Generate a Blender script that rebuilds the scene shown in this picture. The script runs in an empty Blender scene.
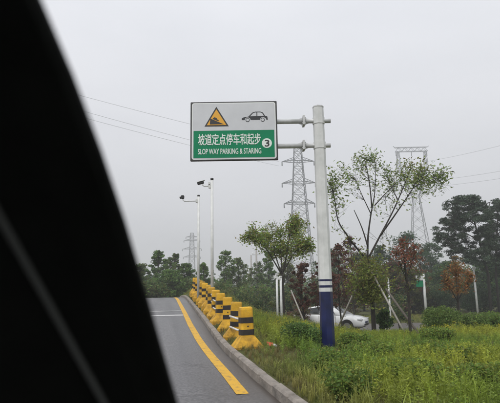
import bpy, math, random
import numpy as np
from mathutils import Vector, Matrix, Euler
R = math.radians
rng = np.random.default_rng(7)
random.seed(7)
scene = bpy.context.scene
col = scene.collection

# ------------------------------------------------------------------ camera
CAM_H = 1.35
FPX = 480.0                        # focal length in photo pixels (photo is 500 x 403)
cam_d = bpy.data.cameras.new('camera')
cam = bpy.data.objects.new('camera', cam_d); col.objects.link(cam)
cam_d.sensor_width = 36.0
cam_d.lens = 36.0 * FPX / 500.0
cam_d.clip_start = 0.02
cam_d.clip_end = 6000
CM = (Matrix.Translation((0, 0, CAM_H)) @ Euler((R(90 + 9.98), 0, 0)).to_matrix().to_4x4()
      @ Matrix.Rotation(R(-0.9), 4, 'Z'))
cam.matrix_world = CM
cam_d.dof.use_dof = True
cam_d.dof.focus_distance = 14.0
cam_d.dof.aperture_fstop = 4.6
scene.camera = cam

# ------------------------------------------------------------------ sky, sun, exposure
SUN_EL, SUN_AZ = R(52), R(200)     # an overcast day: a very soft sun behind the camera
w = bpy.data.worlds.new('World'); scene.world = w; w.use_nodes = True
nt = w.node_tree; nt.nodes.clear()
out = nt.nodes.new('ShaderNodeOutputWorld')
sky = nt.nodes.new('ShaderNodeTexSky'); sky.sky_type = 'NISHITA'; sky.sun_disc = False
sky.sun_elevation = SUN_EL; sky.sun_rotation = SUN_AZ; sky.dust_density = 6; sky.air_density = 1.5
hs = nt.nodes.new('ShaderNodeHueSaturation'); hs.inputs['Saturation'].default_value = 0.25
nt.links.new(sky.outputs[0], hs.inputs['Color'])
b1 = nt.nodes.new('ShaderNodeBackground'); b1.inputs[1].default_value = 0.07
nt.links.new(hs.outputs[0], b1.inputs[0])
b2 = nt.nodes.new('ShaderNodeBackground'); b2.inputs[1].default_value = 1.0     # the even cloud layer
tc = nt.nodes.new('ShaderNodeTexCoord'); cn = nt.nodes.new('ShaderNodeTexNoise')
cn.inputs['Scale'].default_value = 1.6; cn.inputs['Detail'].default_value = 4
mp = nt.nodes.new('ShaderNodeMapping'); mp.inputs['Scale'].default_value = (1, 1, 3)
nt.links.new(tc.outputs['Generated'], mp.inputs[0]); nt.links.new(mp.outputs[0], cn.inputs['Vector'])
cr = nt.nodes.new('ShaderNodeValToRGB')
cr.color_ramp.elements[0].position = .3; cr.color_ramp.elements[1].position = .7
cr.color_ramp.elements[0].color = (.92, .93, .94, 1); cr.color_ramp.elements[1].color = (1.05, 1.05, 1.05, 1)
nt.links.new(cn.outputs[0], cr.inputs[0])
sz = nt.nodes.new('ShaderNodeSeparateXYZ'); nt.links.new(tc.outputs['Generated'], sz.inputs[0])
zr = nt.nodes.new('ShaderNodeMapRange'); nt.links.new(sz.outputs['Z'], zr.inputs[0])      # overcast sky: brightest overhead
zr.inputs[1].default_value = 0; zr.inputs[2].default_value = 1; zr.inputs[3].default_value = 1.0; zr.inputs[4].default_value = 2.0
bm_c = nt.nodes.new('ShaderNodeMix'); bm_c.data_type = 'RGBA'; bm_c.blend_type = 'MULTIPLY'; bm_c.inputs[0].default_value = 1
bm_c.inputs[7].default_value = (.515, .522, .55, 1); nt.links.new(cr.outputs[0], bm_c.inputs[6])
nt.links.new(bm_c.outputs[2], b2.inputs[0]); nt.links.new(zr.outputs[0], b2.inputs[1])
ms = nt.nodes.new('ShaderNodeMixShader'); ms.inputs[0].default_value = 0.88
nt.links.new(b1.outputs[0], ms.inputs[1]); nt.links.new(b2.outputs[0], ms.inputs[2])
nt.links.new(ms.outputs[0], out.inputs[0])
sd = bpy.data.lights.new('sun', 'SUN'); sd.energy = 1.5; sd.angle = R(30); sd.color = (1, .97, .93)
so = bpy.data.objects.new('sun', sd); col.objects.link(so)
so.rotation_euler = Vector((math.sin(SUN_AZ) * math.cos(SUN_EL), math.cos(SUN_AZ) * math.cos(SUN_EL), math.sin(SUN_EL))).to_track_quat('Z', 'Y').to_euler()
so.location = (0, -20, 40)
vs = scene.view_settings
vs.view_transform = 'Standard'; vs.look = 'None'; vs.exposure = 0.30; vs.gamma = 1.0; vs.use_curve_mapping = False

# ------------------------------------------------------------------ helpers
def P(px, py, d):
    """world point seen at photo pixel (px, py) at horizontal distance d (world Y)"""
    r = CM.to_3x3() @ Vector(((px - 250) / FPX, (201.5 - py) / FPX, -1))
    return Vector((0, 0, CAM_H)) + r * (d / r.y)

def tag(o, label=None, cat=None, group=None, kind=None):
    if label: o['label'] = label
    if cat: o['category'] = cat
    if group: o['group'] = group
    if kind: o['kind'] = kind
    return o

def empty(name, loc=(0, 0, 0), rz=0):
    o = bpy.data.objects.new(name, None); col.objects.link(o)
    o.location = loc; o.rotation_euler = (0, 0, rz); o.empty_display_size = .2
    return o

def place(name, me, parent=None, loc=None, rot=None):
    o = bpy.data.objects.new(name, me); col.objects.link(o)
    if parent: o.parent = parent
    if loc is not None: o.location = loc
    if rot is not None: o.rotation_euler = rot
    return o

class MB:
    """collects shapes; build() links them as one mesh object"""
    def __init__(s): s.v = []; s.f = []; s.mi = []; s.sm = []
    def add(s, vs, fs, mi=0, smooth=False):
        b = len(s.v); s.v += [tuple(v) for v in vs]
        for f in fs: s.f.append(tuple(i + b for i in f)); s.mi.append(mi); s.sm.append(smooth)
        return s
    def box(s, c, d, rot=None, mi=0, bev=0):
        x, y, z = d[0] / 2, d[1] / 2, d[2] / 2
        M = rot.to_matrix() if isinstance(rot, Euler) else (rot or Matrix.Identity(3))
        if bev:
            pts = []; bx = min(bev, x * .9, y * .9, z * .9)
            for sx in (-1, 1):
                for sy in (-1, 1):
                    for sz in (-1, 1):
                        pts += [(sx * (x - bx), sy * (y - bx), sz * z), (sx * (x - bx), sy * y, sz * (z - bx)), (sx * x, sy * (y - bx), sz * (z - bx))]
            import bmesh
            bm = bmesh.new()
            for p in pts: bm.verts.new(p)
            r = bmesh.ops.convex_hull(bm, input=bm.verts[:])
            bmesh.ops.dissolve_limit(bm, angle_limit=.01, verts=bm.verts[:], edges=bm.edges[:])
            bm.verts.index_update()
            vs = [M @ v.co + Vector(c) for v in bm.verts]; fs = [[v.index for v in f.verts] for f in bm.faces]
            bm.free()
            return s.add(vs, fs, mi)
        vs = [M @ Vector((a * x, b * y, e * z)) + Vector(c) for a in (-1, 1) for b in (-1, 1) for e in (-1, 1)]
        return s.add(vs, [(0, 1, 3, 2), (4, 6, 7, 5), (0, 4, 5, 1), (2, 3, 7, 6), (0, 2, 6, 4), (1, 5, 7, 3)], mi)
    def tube(s, pts, rad, n=6, mi=0, cap=True, smooth=True):
        pts = [Vector(p) for p in pts]; m = len(pts)
        if not hasattr(rad, '__len__'): rad = [rad] * m
        vs = []; fs = []; ref = None
        for i, p in enumerate(pts):
            t = (pts[min(i + 1, m - 1)] - pts[max(i - 1, 0)]).normalized()
            if ref is None: ref = Vector((1, 0, 0)) if abs(t.x) < .8 else Vector((0, 1, 0))
            a = (ref - t * ref.dot(t)).normalized(); b = t.cross(a); ref = a
            for k in range(n):
                an = 2 * math.pi * (k + .5) / n
                vs.append(p + (a * math.cos(an) + b * math.sin(an)) * rad[i])
        for i in range(m - 1):
            for k in range(n):
                k2 = (k + 1) % n
                fs.append((i * n + k, i * n + k2, (i + 1) * n + k2, (i + 1) * n + k))
        s.add(vs, fs, mi, smooth)
        if cap:
            b = len(s.v) - len(vs)
            s.f.append(tuple(b + k for k in reversed(range(n)))); s.mi.append(mi); s.sm.append(False)
            s.f.append(tuple(b + (m - 1) * n + k for k in range(n))); s.mi.append(mi); s.sm.append(False)
        return s
    def prism(s, poly, axis_o, ex, ey, ez, mi=0):
        """polygon (2-D) in the ex/ey plane at axis_o, extruded by vector ez"""
        n = len(poly); o = Vector(axis_o)
        a = [o + Vector(ex) * p[0] + Vector(ey) * p[1] for p in poly]; b = [q + Vector(ez) for q in a]
        fs = [tuple(range(n)), tuple(range(2 * n - 1, n - 1, -1))] + [(i, i + n, (i + 1) % n + n, (i + 1) % n) for i in range(n)]
        return s.add(a + b, fs, mi)
    def mesh(s, name, mats):
        me = bpy.data.meshes.new(name); me.from_pydata(s.v, [], s.f)
        for m in (mats if isinstance(mats, (list, tuple)) else [mats]): me.materials.append(m)
        me.polygons.foreach_set('material_index', s.mi); me.polygons.foreach_set('use_smooth', s.sm)
        me.update()
        return me
    def build(s, name, mats, parent=None, loc=None, rot=None):
        return place(name, s.mesh(name, mats), parent, loc, rot)

def fixn(me):
    import bmesh
    bm = bmesh.new(); bm.from_mesh(me); bmesh.ops.recalc_face_normals(bm, faces=bm.faces[:]); bm.to_mesh(me); bm.free()
    return me

# ------------------------------------------------------------------ materials
def mat(name, c, rough=.6, var=.0, scale=5., metal=0., bump=0., bscale=40., c2=None, spec=.5, dirt=0.):
    m = bpy.data.materials.new(name); m.use_nodes = True; n = m.node_tree; p = n.nodes['Principled BSDF']
    p.inputs['Roughness'].default_value = rough; p.inputs['Metallic'].default_value = metal
    p.inputs['Specular IOR Level'].default_value = spec
    c = tuple(c) + (1,)
    p.inputs['Base Color'].default_value = c
    if var or c2 or bump:
        t = n.nodes.new('ShaderNodeTexCoord')
        no = n.nodes.new('ShaderNodeTexNoise'); no.inputs['Scale'].default_value = scale; no.inputs['Detail'].default_value = 6
        no.inputs['Roughness'].default_value = .65
        oi = n.nodes.new('ShaderNodeObjectInfo'); va = n.nodes.new('ShaderNodeVectorMath'); va.operation = 'ADD'
        n.links.new(t.outputs['Object'], va.inputs[0]); n.links.new(oi.outputs['Location'], va.inputs[1])
        n.links.new(va.outputs[0], no.inputs['Vector'])
        ra = n.nodes.new('ShaderNodeValToRGB')
        lo = tuple(x * (1 - var) for x in c[:3]) + (1,)
        hi = (tuple(c2) + (1,)) if c2 else tuple(min(1, x * (1 + var)) for x in c[:3]) + (1,)
        ra.color_ramp.elements[0].position = .32; ra.color_ramp.elements[1].position = .68
        ra.color_ramp.elements[0].color = lo; ra.color_ramp.elements[1].color = hi
        n.links.new(no.outputs[0], ra.inputs[0]); n.links.new(ra.outputs[0], p.inputs['Base Color'])
        if bump:
            nb = n.nodes.new('ShaderNodeTexNoise'); nb.inputs['Scale'].default_value = bscale; nb.inputs['Detail'].default_value = 4
            n.links.new(t.outputs['Object'], nb.inputs['Vector'])
            bu = n.nodes.new('ShaderNodeBump'); bu.inputs['Strength'].default_value = bump; bu.inputs['Distance'].default_value = .02
            n.links.new(nb.outputs[0], bu.inputs['Height']); n.links.new(bu.outputs[0], p.inputs['Normal'])
    return m

def leafmat(name, trans=.5, rough=.55):
    """leaf colour comes from the per-leaf attribute 'tint'; part of the light passes through"""
    m = bpy.data.materials.new(name); m.use_nodes = True; n = m.node_tree; p = n.nodes['Principled BSDF']
    a = n.nodes.new('ShaderNodeAttribute'); a.attribute_name = 'tint'
    n.links.new(a.outputs['Color'], p.inputs['Base Color'])
    p.inputs['Roughness'].default_value = rough; p.inputs['Specular IOR Level'].default_value = .3
    tr = n.nodes.new('ShaderNodeBsdfTranslucent'); n.links.new(a.outputs['Color'], tr.inputs['Color'])
    mx = n.nodes.new('ShaderNodeMixShader'); mx.inputs[0].default_value = trans
    o = n.nodes['Material Output']
    n.links.new(p.outputs[0], mx.inputs[1]); n.links.new(tr.outputs[0], mx.inputs[2]); n.links.new(mx.outputs[0], o.inputs[0])
    return m

M = {}
M['leaf'] = leafmat('leaf'); M['needle'] = leafmat('needle', .15); M['grass'] = leafmat('grass_blade', .4)
M['bark'] = mat('bark', (.06, .05, .042), .9, .4, 8, bump=.6, bscale=25)
M['darkbark'] = mat('dark_bark', (.028, .024, .021), .9, .4, 8, bump=.6, bscale=25)
M['palebark'] = mat('pale_bark', (.11, .095, .075), .9, .35, 8, bump=.5, bscale=25)
M['stake'] = mat('weathered_stake', (.32, .30, .27), .85, .25, 9)
M['darkstake'] = mat('dark_stake', (.10, .085, .07), .9, .3, 9)
M['white_steel'] = mat('white_painted_steel', (.60, .615, .60), .45, .12, 3, c2=(.70, .71, .70))
M['galv'] = mat('galvanised_steel', (.54, .55, .55), .5, .15, 6, metal=.1)
M['blue'] = mat('blue_paint', (.008, .013, .065), .4, .4, 4, c2=(.012, .02, .11))
M['black'] = mat('black_plastic', (.012, .012, .012), .5)
M['signedge'] = mat('sign_edge', (.035, .035, .035), .5)
M['signwhite'] = mat('sign_grey_white_sheet', (.56, .575, .60), .45, .05, 3)
M['signline'] = mat('sign_white_line', (.72, .74, .73), .45)
M['signgreen'] = mat('sign_green_sheet', (.0, .20, .088), .6, .10, 2, spec=.25)
M['signtext'] = mat('sign_text_white', (.70, .76, .72), .45)
M['signyellow'] = mat('sign_yellow', (.72, .36, .02), .45)
M['signblack'] = mat('sign_black', (.02, .022, .025), .5)
M['lattice'] = mat('pylon_steel', (.16, .17, .18), .6, .2, 1)
M['cable'] = mat('cable', (.10, .10, .11), .6)
M['concrete'] = mat('concrete', (.30, .29, .27), .85, .2, 6, bump=.2)
M['tyre'] = mat('tyre_rubber', (.012, .012, .012), .8)
M['rim'] = mat('alloy_rim', (.35, .35, .36), .35, metal=.7)
M['carpaint'] = mat('white_car_paint', (.68, .69, .69), .25, .04, 2)
M['glass'] = mat('car_glass', (.015, .018, .02), .06, spec=.6)
M['red'] = mat('red_lens', (.35, .01, .01), .2)
M['lens'] = mat('clear_lens', (.45, .46, .47), .1)
M['pillar'] = mat('pillar_trim', (.0035, .004, .0035), .9, .2, 30, bump=.1, bscale=300, spec=.08)
M['seal'] = mat('rubber_seal', (.045, .048, .047), .55, spec=.3)

def yellow_paint():
    m = mat('bollard_yellow_paint', (.62, .33, .008), .55, .25, 4, c2=(.80, .46, .02), bump=.25, bscale=30)
    n = m.node_tree; p = n.nodes['Principled BSDF']; src = p.inputs['Base Color'].links[0].from_socket      # each post faded differently
    oi = n.nodes.new('ShaderNodeObjectInfo'); hv = n.nodes.new('ShaderNodeHueSaturation'); mr = n.nodes.new('ShaderNodeMapRange'); mr.inputs[3].default_value = .72; mr.inputs[4].default_value = 1.06
    n.links.new(oi.outputs['Random'], mr.inputs[0]); n.links.new(mr.outputs[0], hv.inputs['Value']); n.links.new(src, hv.inputs['Color'])
    no = n.nodes.new('ShaderNodeTexNoise'); no.inputs['Scale'].default_value = 11; no.inputs['Detail'].default_value = 9; no.inputs['Roughness'].default_value = .8
    tc_ = n.nodes.new('ShaderNodeTexCoord'); va = n.nodes.new('ShaderNodeVectorMath'); n.links.new(tc_.outputs['Object'], va.inputs[0]); n.links.new(oi.outputs['Location'], va.inputs[1]); n.links.new(va.outputs[0], no.inputs['Vector'])
    rg = n.nodes.new('ShaderNodeMapRange'); rg.inputs[1].default_value = .60; rg.inputs[2].default_value = .68; n.links.new(no.outputs[0], rg.inputs[0])
    mc = n.nodes.new('ShaderNodeMix'); mc.data_type = 'RGBA'; mc.inputs[7].default_value = (.20, .16, .10, 1); n.links.new(rg.outputs[0], mc.inputs[0]); n.links.new(hv.outputs[0], mc.inputs[6])
    n.links.new(mc.outputs[2], p.inputs['Base Color'])
    return m
M['byellow'] = yellow_paint()
M['bdirty'] = mat('bollard_base_paint', (.44, .235, .015), .75, .45, 6, c2=(.70, .39, .02), bump=.3, bscale=25)
M['bblack'] = mat('bollard_black_paint', (.018, .014, .012), .6, .4, 12)
M['rail'] = mat('white_rail', (.70, .69, .66), .5, .15, 9)

def asphalt():
    m = bpy.data.materials.new('damp_asphalt'); m.use_nodes = True; n = m.node_tree; p = n.nodes['Principled BSDF']
    t = n.nodes.new('ShaderNodeTexCoord')
    fine = n.nodes.new('ShaderNodeTexNoise'); fine.inputs['Scale'].default_value = 30; fine.inputs['Detail'].default_value = 8
    big = n.nodes.new('ShaderNodeTexNoise'); big.inputs['Scale'].default_value = .55; big.inputs['Detail'].default_value = 6
    mapn = n.nodes.new('ShaderNodeMapping'); mapn.inputs['Scale'].default_value = (2.4, .45, 1)
    n.links.new(t.outputs['Object'], fine.inputs['Vector']); n.links.new(t.outputs['Object'], mapn.inputs[0]); n.links.new(mapn.outputs[0], big.inputs['Vector'])
    r1 = n.nodes.new('ShaderNodeValToRGB'); r1.color_ramp.elements[0].position = .3; r1.color_ramp.elements[1].position = .7
    r1.color_ramp.elements[0].color = (.054, .053, .057, 1); r1.color_ramp.elements[1].color = (.122, .120, .124, 1)
    n.links.new(big.outputs[0], r1.inputs[0])
    r2 = n.nodes.new('ShaderNodeValToRGB'); r2.color_ramp.elements[0].position = .35; r2.color_ramp.elements[1].position = .66
    r2.color_ramp.elements[0].color = (.42, .42, .43, 1); r2.color_ramp.elements[1].color = (1.45, 1.43, 1.4, 1)
    n.links.new(fine.outputs[0], r2.inputs[0])
    mx = n.nodes.new('ShaderNodeMix'); mx.data_type = 'RGBA'; mx.blend_type = 'MULTIPLY'; mx.inputs[0].default_value = 1
    n.links.new(r1.outputs[0], mx.inputs[6]); n.links.new(r2.outputs[0], mx.inputs[7])
    # polished wheel tracks and fine cracks
    vo = n.nodes.new('ShaderNodeTexVoronoi'); vo.feature = 'DISTANCE_TO_EDGE'; vo.inputs['Scale'].default_value = .55
    wn = n.nodes.new('ShaderNodeTexNoise'); wn.inputs['Scale'].default_value = 2.2; wn.inputs['Detail'].default_value = 6
    n.links.new(t.outputs['Object'], wn.inputs['Vector'])
    wa = n.nodes.new('ShaderNodeVectorMath'); wa.operation = 'MULTIPLY_ADD'; wa.inputs[1].default_value = (.9, .9, 0)
    n.links.new(wn.outputs['Color'], wa.inputs[0]); n.links.new(t.outputs['Object'], wa.inputs[2]); n.links.new(wa.outputs[0], vo.inputs['Vector'])
    ck = n.nodes.new('ShaderNodeMapRange'); ck.inputs[1].default_value = .002; ck.inputs[2].default_value = .009; ck.inputs[3].default_value = .45; ck.inputs[4].default_value = 1
    n.links.new(vo.outputs['Distance'], ck.inputs[0])
    st_ = n.nodes.new('ShaderNodeTexNoise'); st_.inputs['Scale'].default_value = 3.2; st_.inputs['Detail'].default_value = 3
    ms_ = n.nodes.new('ShaderNodeMapping'); ms_.inputs['Scale'].default_value = (1, .03, 1)
    n.links.new(t.outputs['Object'], ms_.inputs[0]); n.links.new(ms_.outputs[0], st_.inputs['Vector'])
    sm_ = n.nodes.new('ShaderNodeMapRange'); sm_.inputs[1].default_value = .35; sm_.inputs[2].default_value = .65; sm_.inputs[3].default_value = .78; sm_.inputs[4].default_value = 1.15
    n.links.new(st_.outputs[0], sm_.inputs[0])
    mm = n.nodes.new('ShaderNodeMath'); mm.operation = 'MULTIPLY'; n.links.new(ck.outputs[0], mm.inputs[0]); n.links.new(sm_.outputs[0], mm.inputs[1])
    m0 = mx; mx = n.nodes.new('ShaderNodeMix'); mx.data_type = 'RGBA'; mx.blend_type = 'MULTIPLY'; mx.inputs[0].default_value = 1
    n.links.new(m0.outputs[2], mx.inputs[6]); n.links.new(mm.outputs[0], mx.inputs[7])
    # browner, dirtier gutter along the kerb (object x is the offset from the road's own axis)
    sx = n.nodes.new('ShaderNodeSeparateXYZ'); n.links.new(t.outputs['Object'], sx.inputs[0])
    ad = n.nodes.new('ShaderNodeMath'); ad.operation = 'MULTIPLY_ADD'; ad.inputs[1].default_value = .35
    n.links.new(big.outputs[0], ad.inputs[0]); n.links.new(sx.outputs[0], ad.inputs[2])
    g = n.nodes.new('ShaderNodeMapRange'); g.inputs[1].default_value = 1.12; g.inputs[2].default_value = 1.55
    n.links.new(ad.outputs[0], g.inputs[0])
    mg = n.nodes.new('ShaderNodeMix'); mg.data_type = 'RGBA'; mg.inputs[7].default_value = (.066, .054, .045, 1)
    n.links.new(g.outputs[0], mg.inputs[0]); n.links.new(mx.outputs[2], mg.inputs[6])
    n.links.new(mg.outputs[2], p.inputs['Base Color'])
    rr = n.nodes.new('ShaderNodeMapRange'); rr.inputs[3].default_value = .20; rr.inputs[4].default_value = .56
    n.links.new(big.outputs[0], rr.inputs[0]); n.links.new(rr.outputs[0], p.inputs['Roughness'])
    bu = n.nodes.new('ShaderNodeBump'); bu.inputs['Strength'].default_value = .35; bu.inputs['Distance'].default_value = .008
    n.links.new(fine.outputs[0], bu.inputs['Height']); n.links.new(bu.outputs[0], p.inputs['Normal'])
    return m
M['asphalt'] = asphalt()

def worn(name, c, base=(.075, .072, .07), amt=.545):
    """road paint worn through to the asphalt in places"""
    m = mat(name, c, .6); n = m.node_tree; p = n.nodes['Principled BSDF']
    t = n.nodes.new('ShaderNodeTexCoord'); no = n.nodes.new('ShaderNodeTexNoise'); no.inputs['Scale'].default_value = 9; no.inputs['Detail'].default_value = 10
    no.inputs['Roughness'].default_value = .75
    n.links.new(t.outputs['Object'], no.inputs['Vector'])
    ra = n.nodes.new('ShaderNodeValToRGB'); ra.color_ramp.elements[0].position = amt - .18; ra.color_ramp.elements[1].position = amt - .06
    ra.color_ramp.elements[0].color = tuple(.3 * a + .7 * b for a, b in zip(c, base)) + (1,); ra.color_ramp.elements[1].color = tuple(c) + (1,)
    n.links.new(no.outputs[0], ra.inputs[0]); n.links.new(ra.outputs[0], p.inputs['Base Color'])
    return m
M['yline'] = worn('yellow_road_paint', (.60, .335, .012))
M['wline'] = worn('white_road_paint', (.55, .55, .54))
M['kerb'] = mat('kerb_concrete', (.19, .17, .148), .85, .3, 4, c2=(.31, .275, .24), bump=.5, bscale=35)

def ground_mat():
    m = bpy.data.materials.new('grassy_soil'); m.use_nodes = True; n = m.node_tree; p = n.nodes['Principled BSDF']
    t = n.nodes.new('ShaderNodeTexCoord'); no = n.nodes.new('ShaderNodeTexNoise'); no.inputs['Scale'].default_value = .7; no.inputs['Detail'].default_value = 8; no.inputs['Roughness'].default_value = .7
    n.links.new(t.outputs['Object'], no.inputs['Vector'])
    ra = n.nodes.new('ShaderNodeValToRGB'); e = ra.color_ramp.elements
    e[0].position = .3; e[0].color = (.075, .06, .035, 1); e[1].position = .7; e[1].color = (.085, .10, .03, 1)
    k = e.new(.5); k.color = (.075, .078, .03, 1)
    n.links.new(no.outputs[0], ra.inputs[0]); n.links.new(ra.outputs[0], p.inputs['Base Color'])
    p.inputs['Roughness'].default_value = .95; p.inputs['Specular IOR Level'].default_value = .1
    nb = n.nodes.new('ShaderNodeTexNoise'); nb.inputs['Scale'].default_value = 12; nb.inputs['Detail'].default_value = 6
    n.links.new(t.outputs['Object'], nb.inputs['Vector'])
    bu = n.nodes.new('ShaderNodeBump'); bu.inputs['Strength'].default_value = .8; bu.inputs['Distance'].default_value = .06
    n.links.new(nb.outputs[0], bu.inputs['Height']); n.links.new(bu.outputs[0], p.inputs['Normal'])
    return m
M['ground'] = ground_mat()

# ------------------------------------------------------------------ terrain and road
U = Vector((-0.184, 0.983, 0)).normalized()      # along the road
N = Vector((U.y, -U.x, 0))                       # to the right of the road
RZ = math.atan2(-U.x, U.y)                       # rotation that turns +Y onto U
KT = [-200, -30, 0, 6, 10.4, 13.7, 19, 26, 29, 33, 45, 60, 80, 150, 400]
KZ = [0, 0, 0, .01, .09, .24, .45, .70, .74, .68, .2, -.6, -1.4, -2.2, -2.5]
_tt = np.linspace(-200, 400, 2401); _zz = np.interp(_tt, KT, KZ)
_k = np.hanning(15); _k /= _k.sum(); _zp = np.pad(_zz, 7, mode='edge'); _zz = np.convolve(_zp, _k, 'valid')
def zroad(t): return np.interp(t, _tt, _zz)
O_R, O_L, KW, KH = 1.43, -3.6, .14, .13
_ll = np.interp(_tt, [-40, 0, 5, 8, 10, 13.7, 19, 26, 40], [.35, .10, 0, -.12, -.17, -.14, -.10, -.05, 0]); _ll = np.convolve(np.pad(_ll, 7, mode='edge'), _k, 'valid')
def lat(t): return np.interp(t, _tt, _ll)        # the road bends slightly where the ramp begins
def rise(t): return np.interp(t, [9, 13, 18, 25, 31, 42], [0, .05, .15, .27, .27, .0])   # bank beside the ramp
def smooth(x): x = np.clip(x, 0, 1); return x * x * (3 - 2 * x)
def zbase(y): return np.interp(y, [-50, 11, 14, 27, 37, 60, 120, 500], [0, 0, -.06, -1.42, -1.48, -2.0, -2.3, -2.5])
def ground_to(t, o):
    t = np.asarray(t, float); o = np.asarray(o, float)
    x = t * U.x + o * N.x; y = t * U.y + o * N.y; o = o - lat(t)
    e = np.maximum(np.maximum(o - 2.3, O_L - 1.0 - o), 0)
    s = smooth(e / np.where(o > 0, 3.8, 9.0))
    z = (zroad(t) + .09 + rise(t) * smooth((o - 1.58) / .35)) * (1 - s) + zbase(y) * s
    und = .05 * np.sin(x * 1.3 + .7 * y) * np.sin(.9 * y - .4 * x) + .03 * np.sin(2.7 * x + 1.1) * np.sin(2.1 * y)
    far = smooth((y - 14) / 6) * (1 - smooth((y - 22) / 5)) - .55 * smooth((y - 22) / 5)
    z = z + und * np.clip(e / 1.5, 0, 1) * (y < 200) * (.6 + 1.2 * far)
    inside = (o > O_L - KW / 2) & (o < O_R + KW / 2)
    return np.where(inside, zroad(t) - .09, z)
def GZ(x, y):
    return float(ground_to(x * U.x + y * U.y, x * N.x + y * N.y))
def TO(t, o, dz=0):
    p = U * t + N * (o + float(lat(t))); return Vector((p.x, p.y, float(zroad(t)) + dz))

ts = np.concatenate([np.array([-1500, -700, -300, -120, -60, -30]), np.arange(-15, 62, .75), np.arange(62, 130, 4), np.array([150, 200, 300, 450, 700, 1100, 1500])])
os_ = np.concatenate([-np.array([1500, 900, 500, 300, 180, 120, 80, 60, 45, 35, 27, 20, 16, 13, 11, 9, 8, 7, 6, 5.2, 4.6, 4.1, 3.9, 3.72, 3.70, 3.668]), np.array([-3.664, -2, 0, 1.496, 1.504, 1.54, 1.6, 1.8, 2.1, 2.4]), np.arange(2.8, 30, .6), np.array([31, 33, 36, 40, 45, 50, 60, 80, 110, 160, 240, 400, 700, 1100, 1500])])
TT, OO = np.meshgrid(ts, os_, indexing='ij')
OO = OO + lat(TT)
ZZ = ground_to(TT, OO)
V = np.stack([TT * U.x + OO * N.x, TT * U.y + OO * N.y, ZZ], -1).reshape(-1, 3)
nt_, no_ = TT.shape
F = [(i * no_ + j, i * no_ + j + 1, (i + 1) * no_ + j + 1, (i + 1) * no_ + j) for i in range(nt_ - 1) for j in range(no_ - 1)]
me = bpy.data.meshes.new('ground'); me.from_pydata(V.tolist(), [], F); me.materials.append(M['ground'])
me.polygons.foreach_set('use_smooth', [True] * len(F)); fixn(me)
tag(place('ground', me), kind='structure')

def strip(name, t0, t1, o0, o1, dz, m, parent=None, step=.75, no=1, shift=lat):
    """sheet on the road between two offsets; its own axes run along the road"""
    n = max(1, int(round((t1 - t0) / step))); mb = MB(); vs = []; fs = []
    for i in range(n + 1):
        t = t0 + (t1 - t0) * i / n
        for j in range(no + 1): vs.append((o0 + (o1 - o0) * j / no + float(shift(t)), t, float(zroad(t)) + dz))
    for i in range(n):
        for j in range(no):
            a = i * (no + 1) + j; fs.append((a, a + 1, a + no + 2, a + no + 1))
    mb.add(vs, fs, smooth=True)
    return mb.build(name, m, parent, rot=(0, 0, RZ))
road = strip('road', -14, 130, O_L, O_R, 0, M['asphalt'], no=6); tag(road, kind='structure')
def sub(o):   # child of the road that shares its axes
    o.parent = road; o.rotation_euler = (0, 0, 0); return o
def yl(t): return np.interp(t, [5, 6.2, 7.3, 8.6, 10, 11.7, 14.5, 18, 26, 40], [1.06, 1.04, 1.02, .98, .94, .90, .88, .90, .92, .94])
sub(strip('yellow_edge_line', 6.25, 60, -.08, .08, .005, M['yline'], step=.5, shift=yl))
sub(strip('white_stop_line', 17.2, 17.5, O_L + .2, .92, .005, M['wline'], step=.1))
sub(strip('white_stop_line', 19.0, 19.15, O_L + .2, .92, .005, M['wline'], step=.1))

# kerb stones, each its own piece
KL = .66
kst = MB().box((0, 0, 0), (KW, KL - .022, KH + .22), bev=.026).mesh('kerb_stone', M['kerb'])
def kerb(o, t0, t1):
    root = empty('kerb', TO(t0, o)); tag(root, kind='structure')
    t = t0; i = 0
    while t < t1:
        a, b = TO(t, o), TO(t + KL, o); c = (a + b) / 2
        pitch = math.atan2(b.z - a.z, KL)
        r = random.Random(i + int(o * 10))
        ob = place('kerb_stone', kst, root, c + Vector((0, 0, KH - (KH + .22) / 2 + r.uniform(-.006, .006))) - root.location + N * r.uniform(-.006, .006),
                   (pitch + r.uniform(-.006, .006), r.uniform(-.01, .01), math.atan2(-(b - a).x, (b - a).y) + r.uniform(-.006, .006)))
        t += KL; i += 1
kerb(O_R + KW / 2, 2.2, 36)
kerb(O_L - KW / 2, 2.2, 36)

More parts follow.
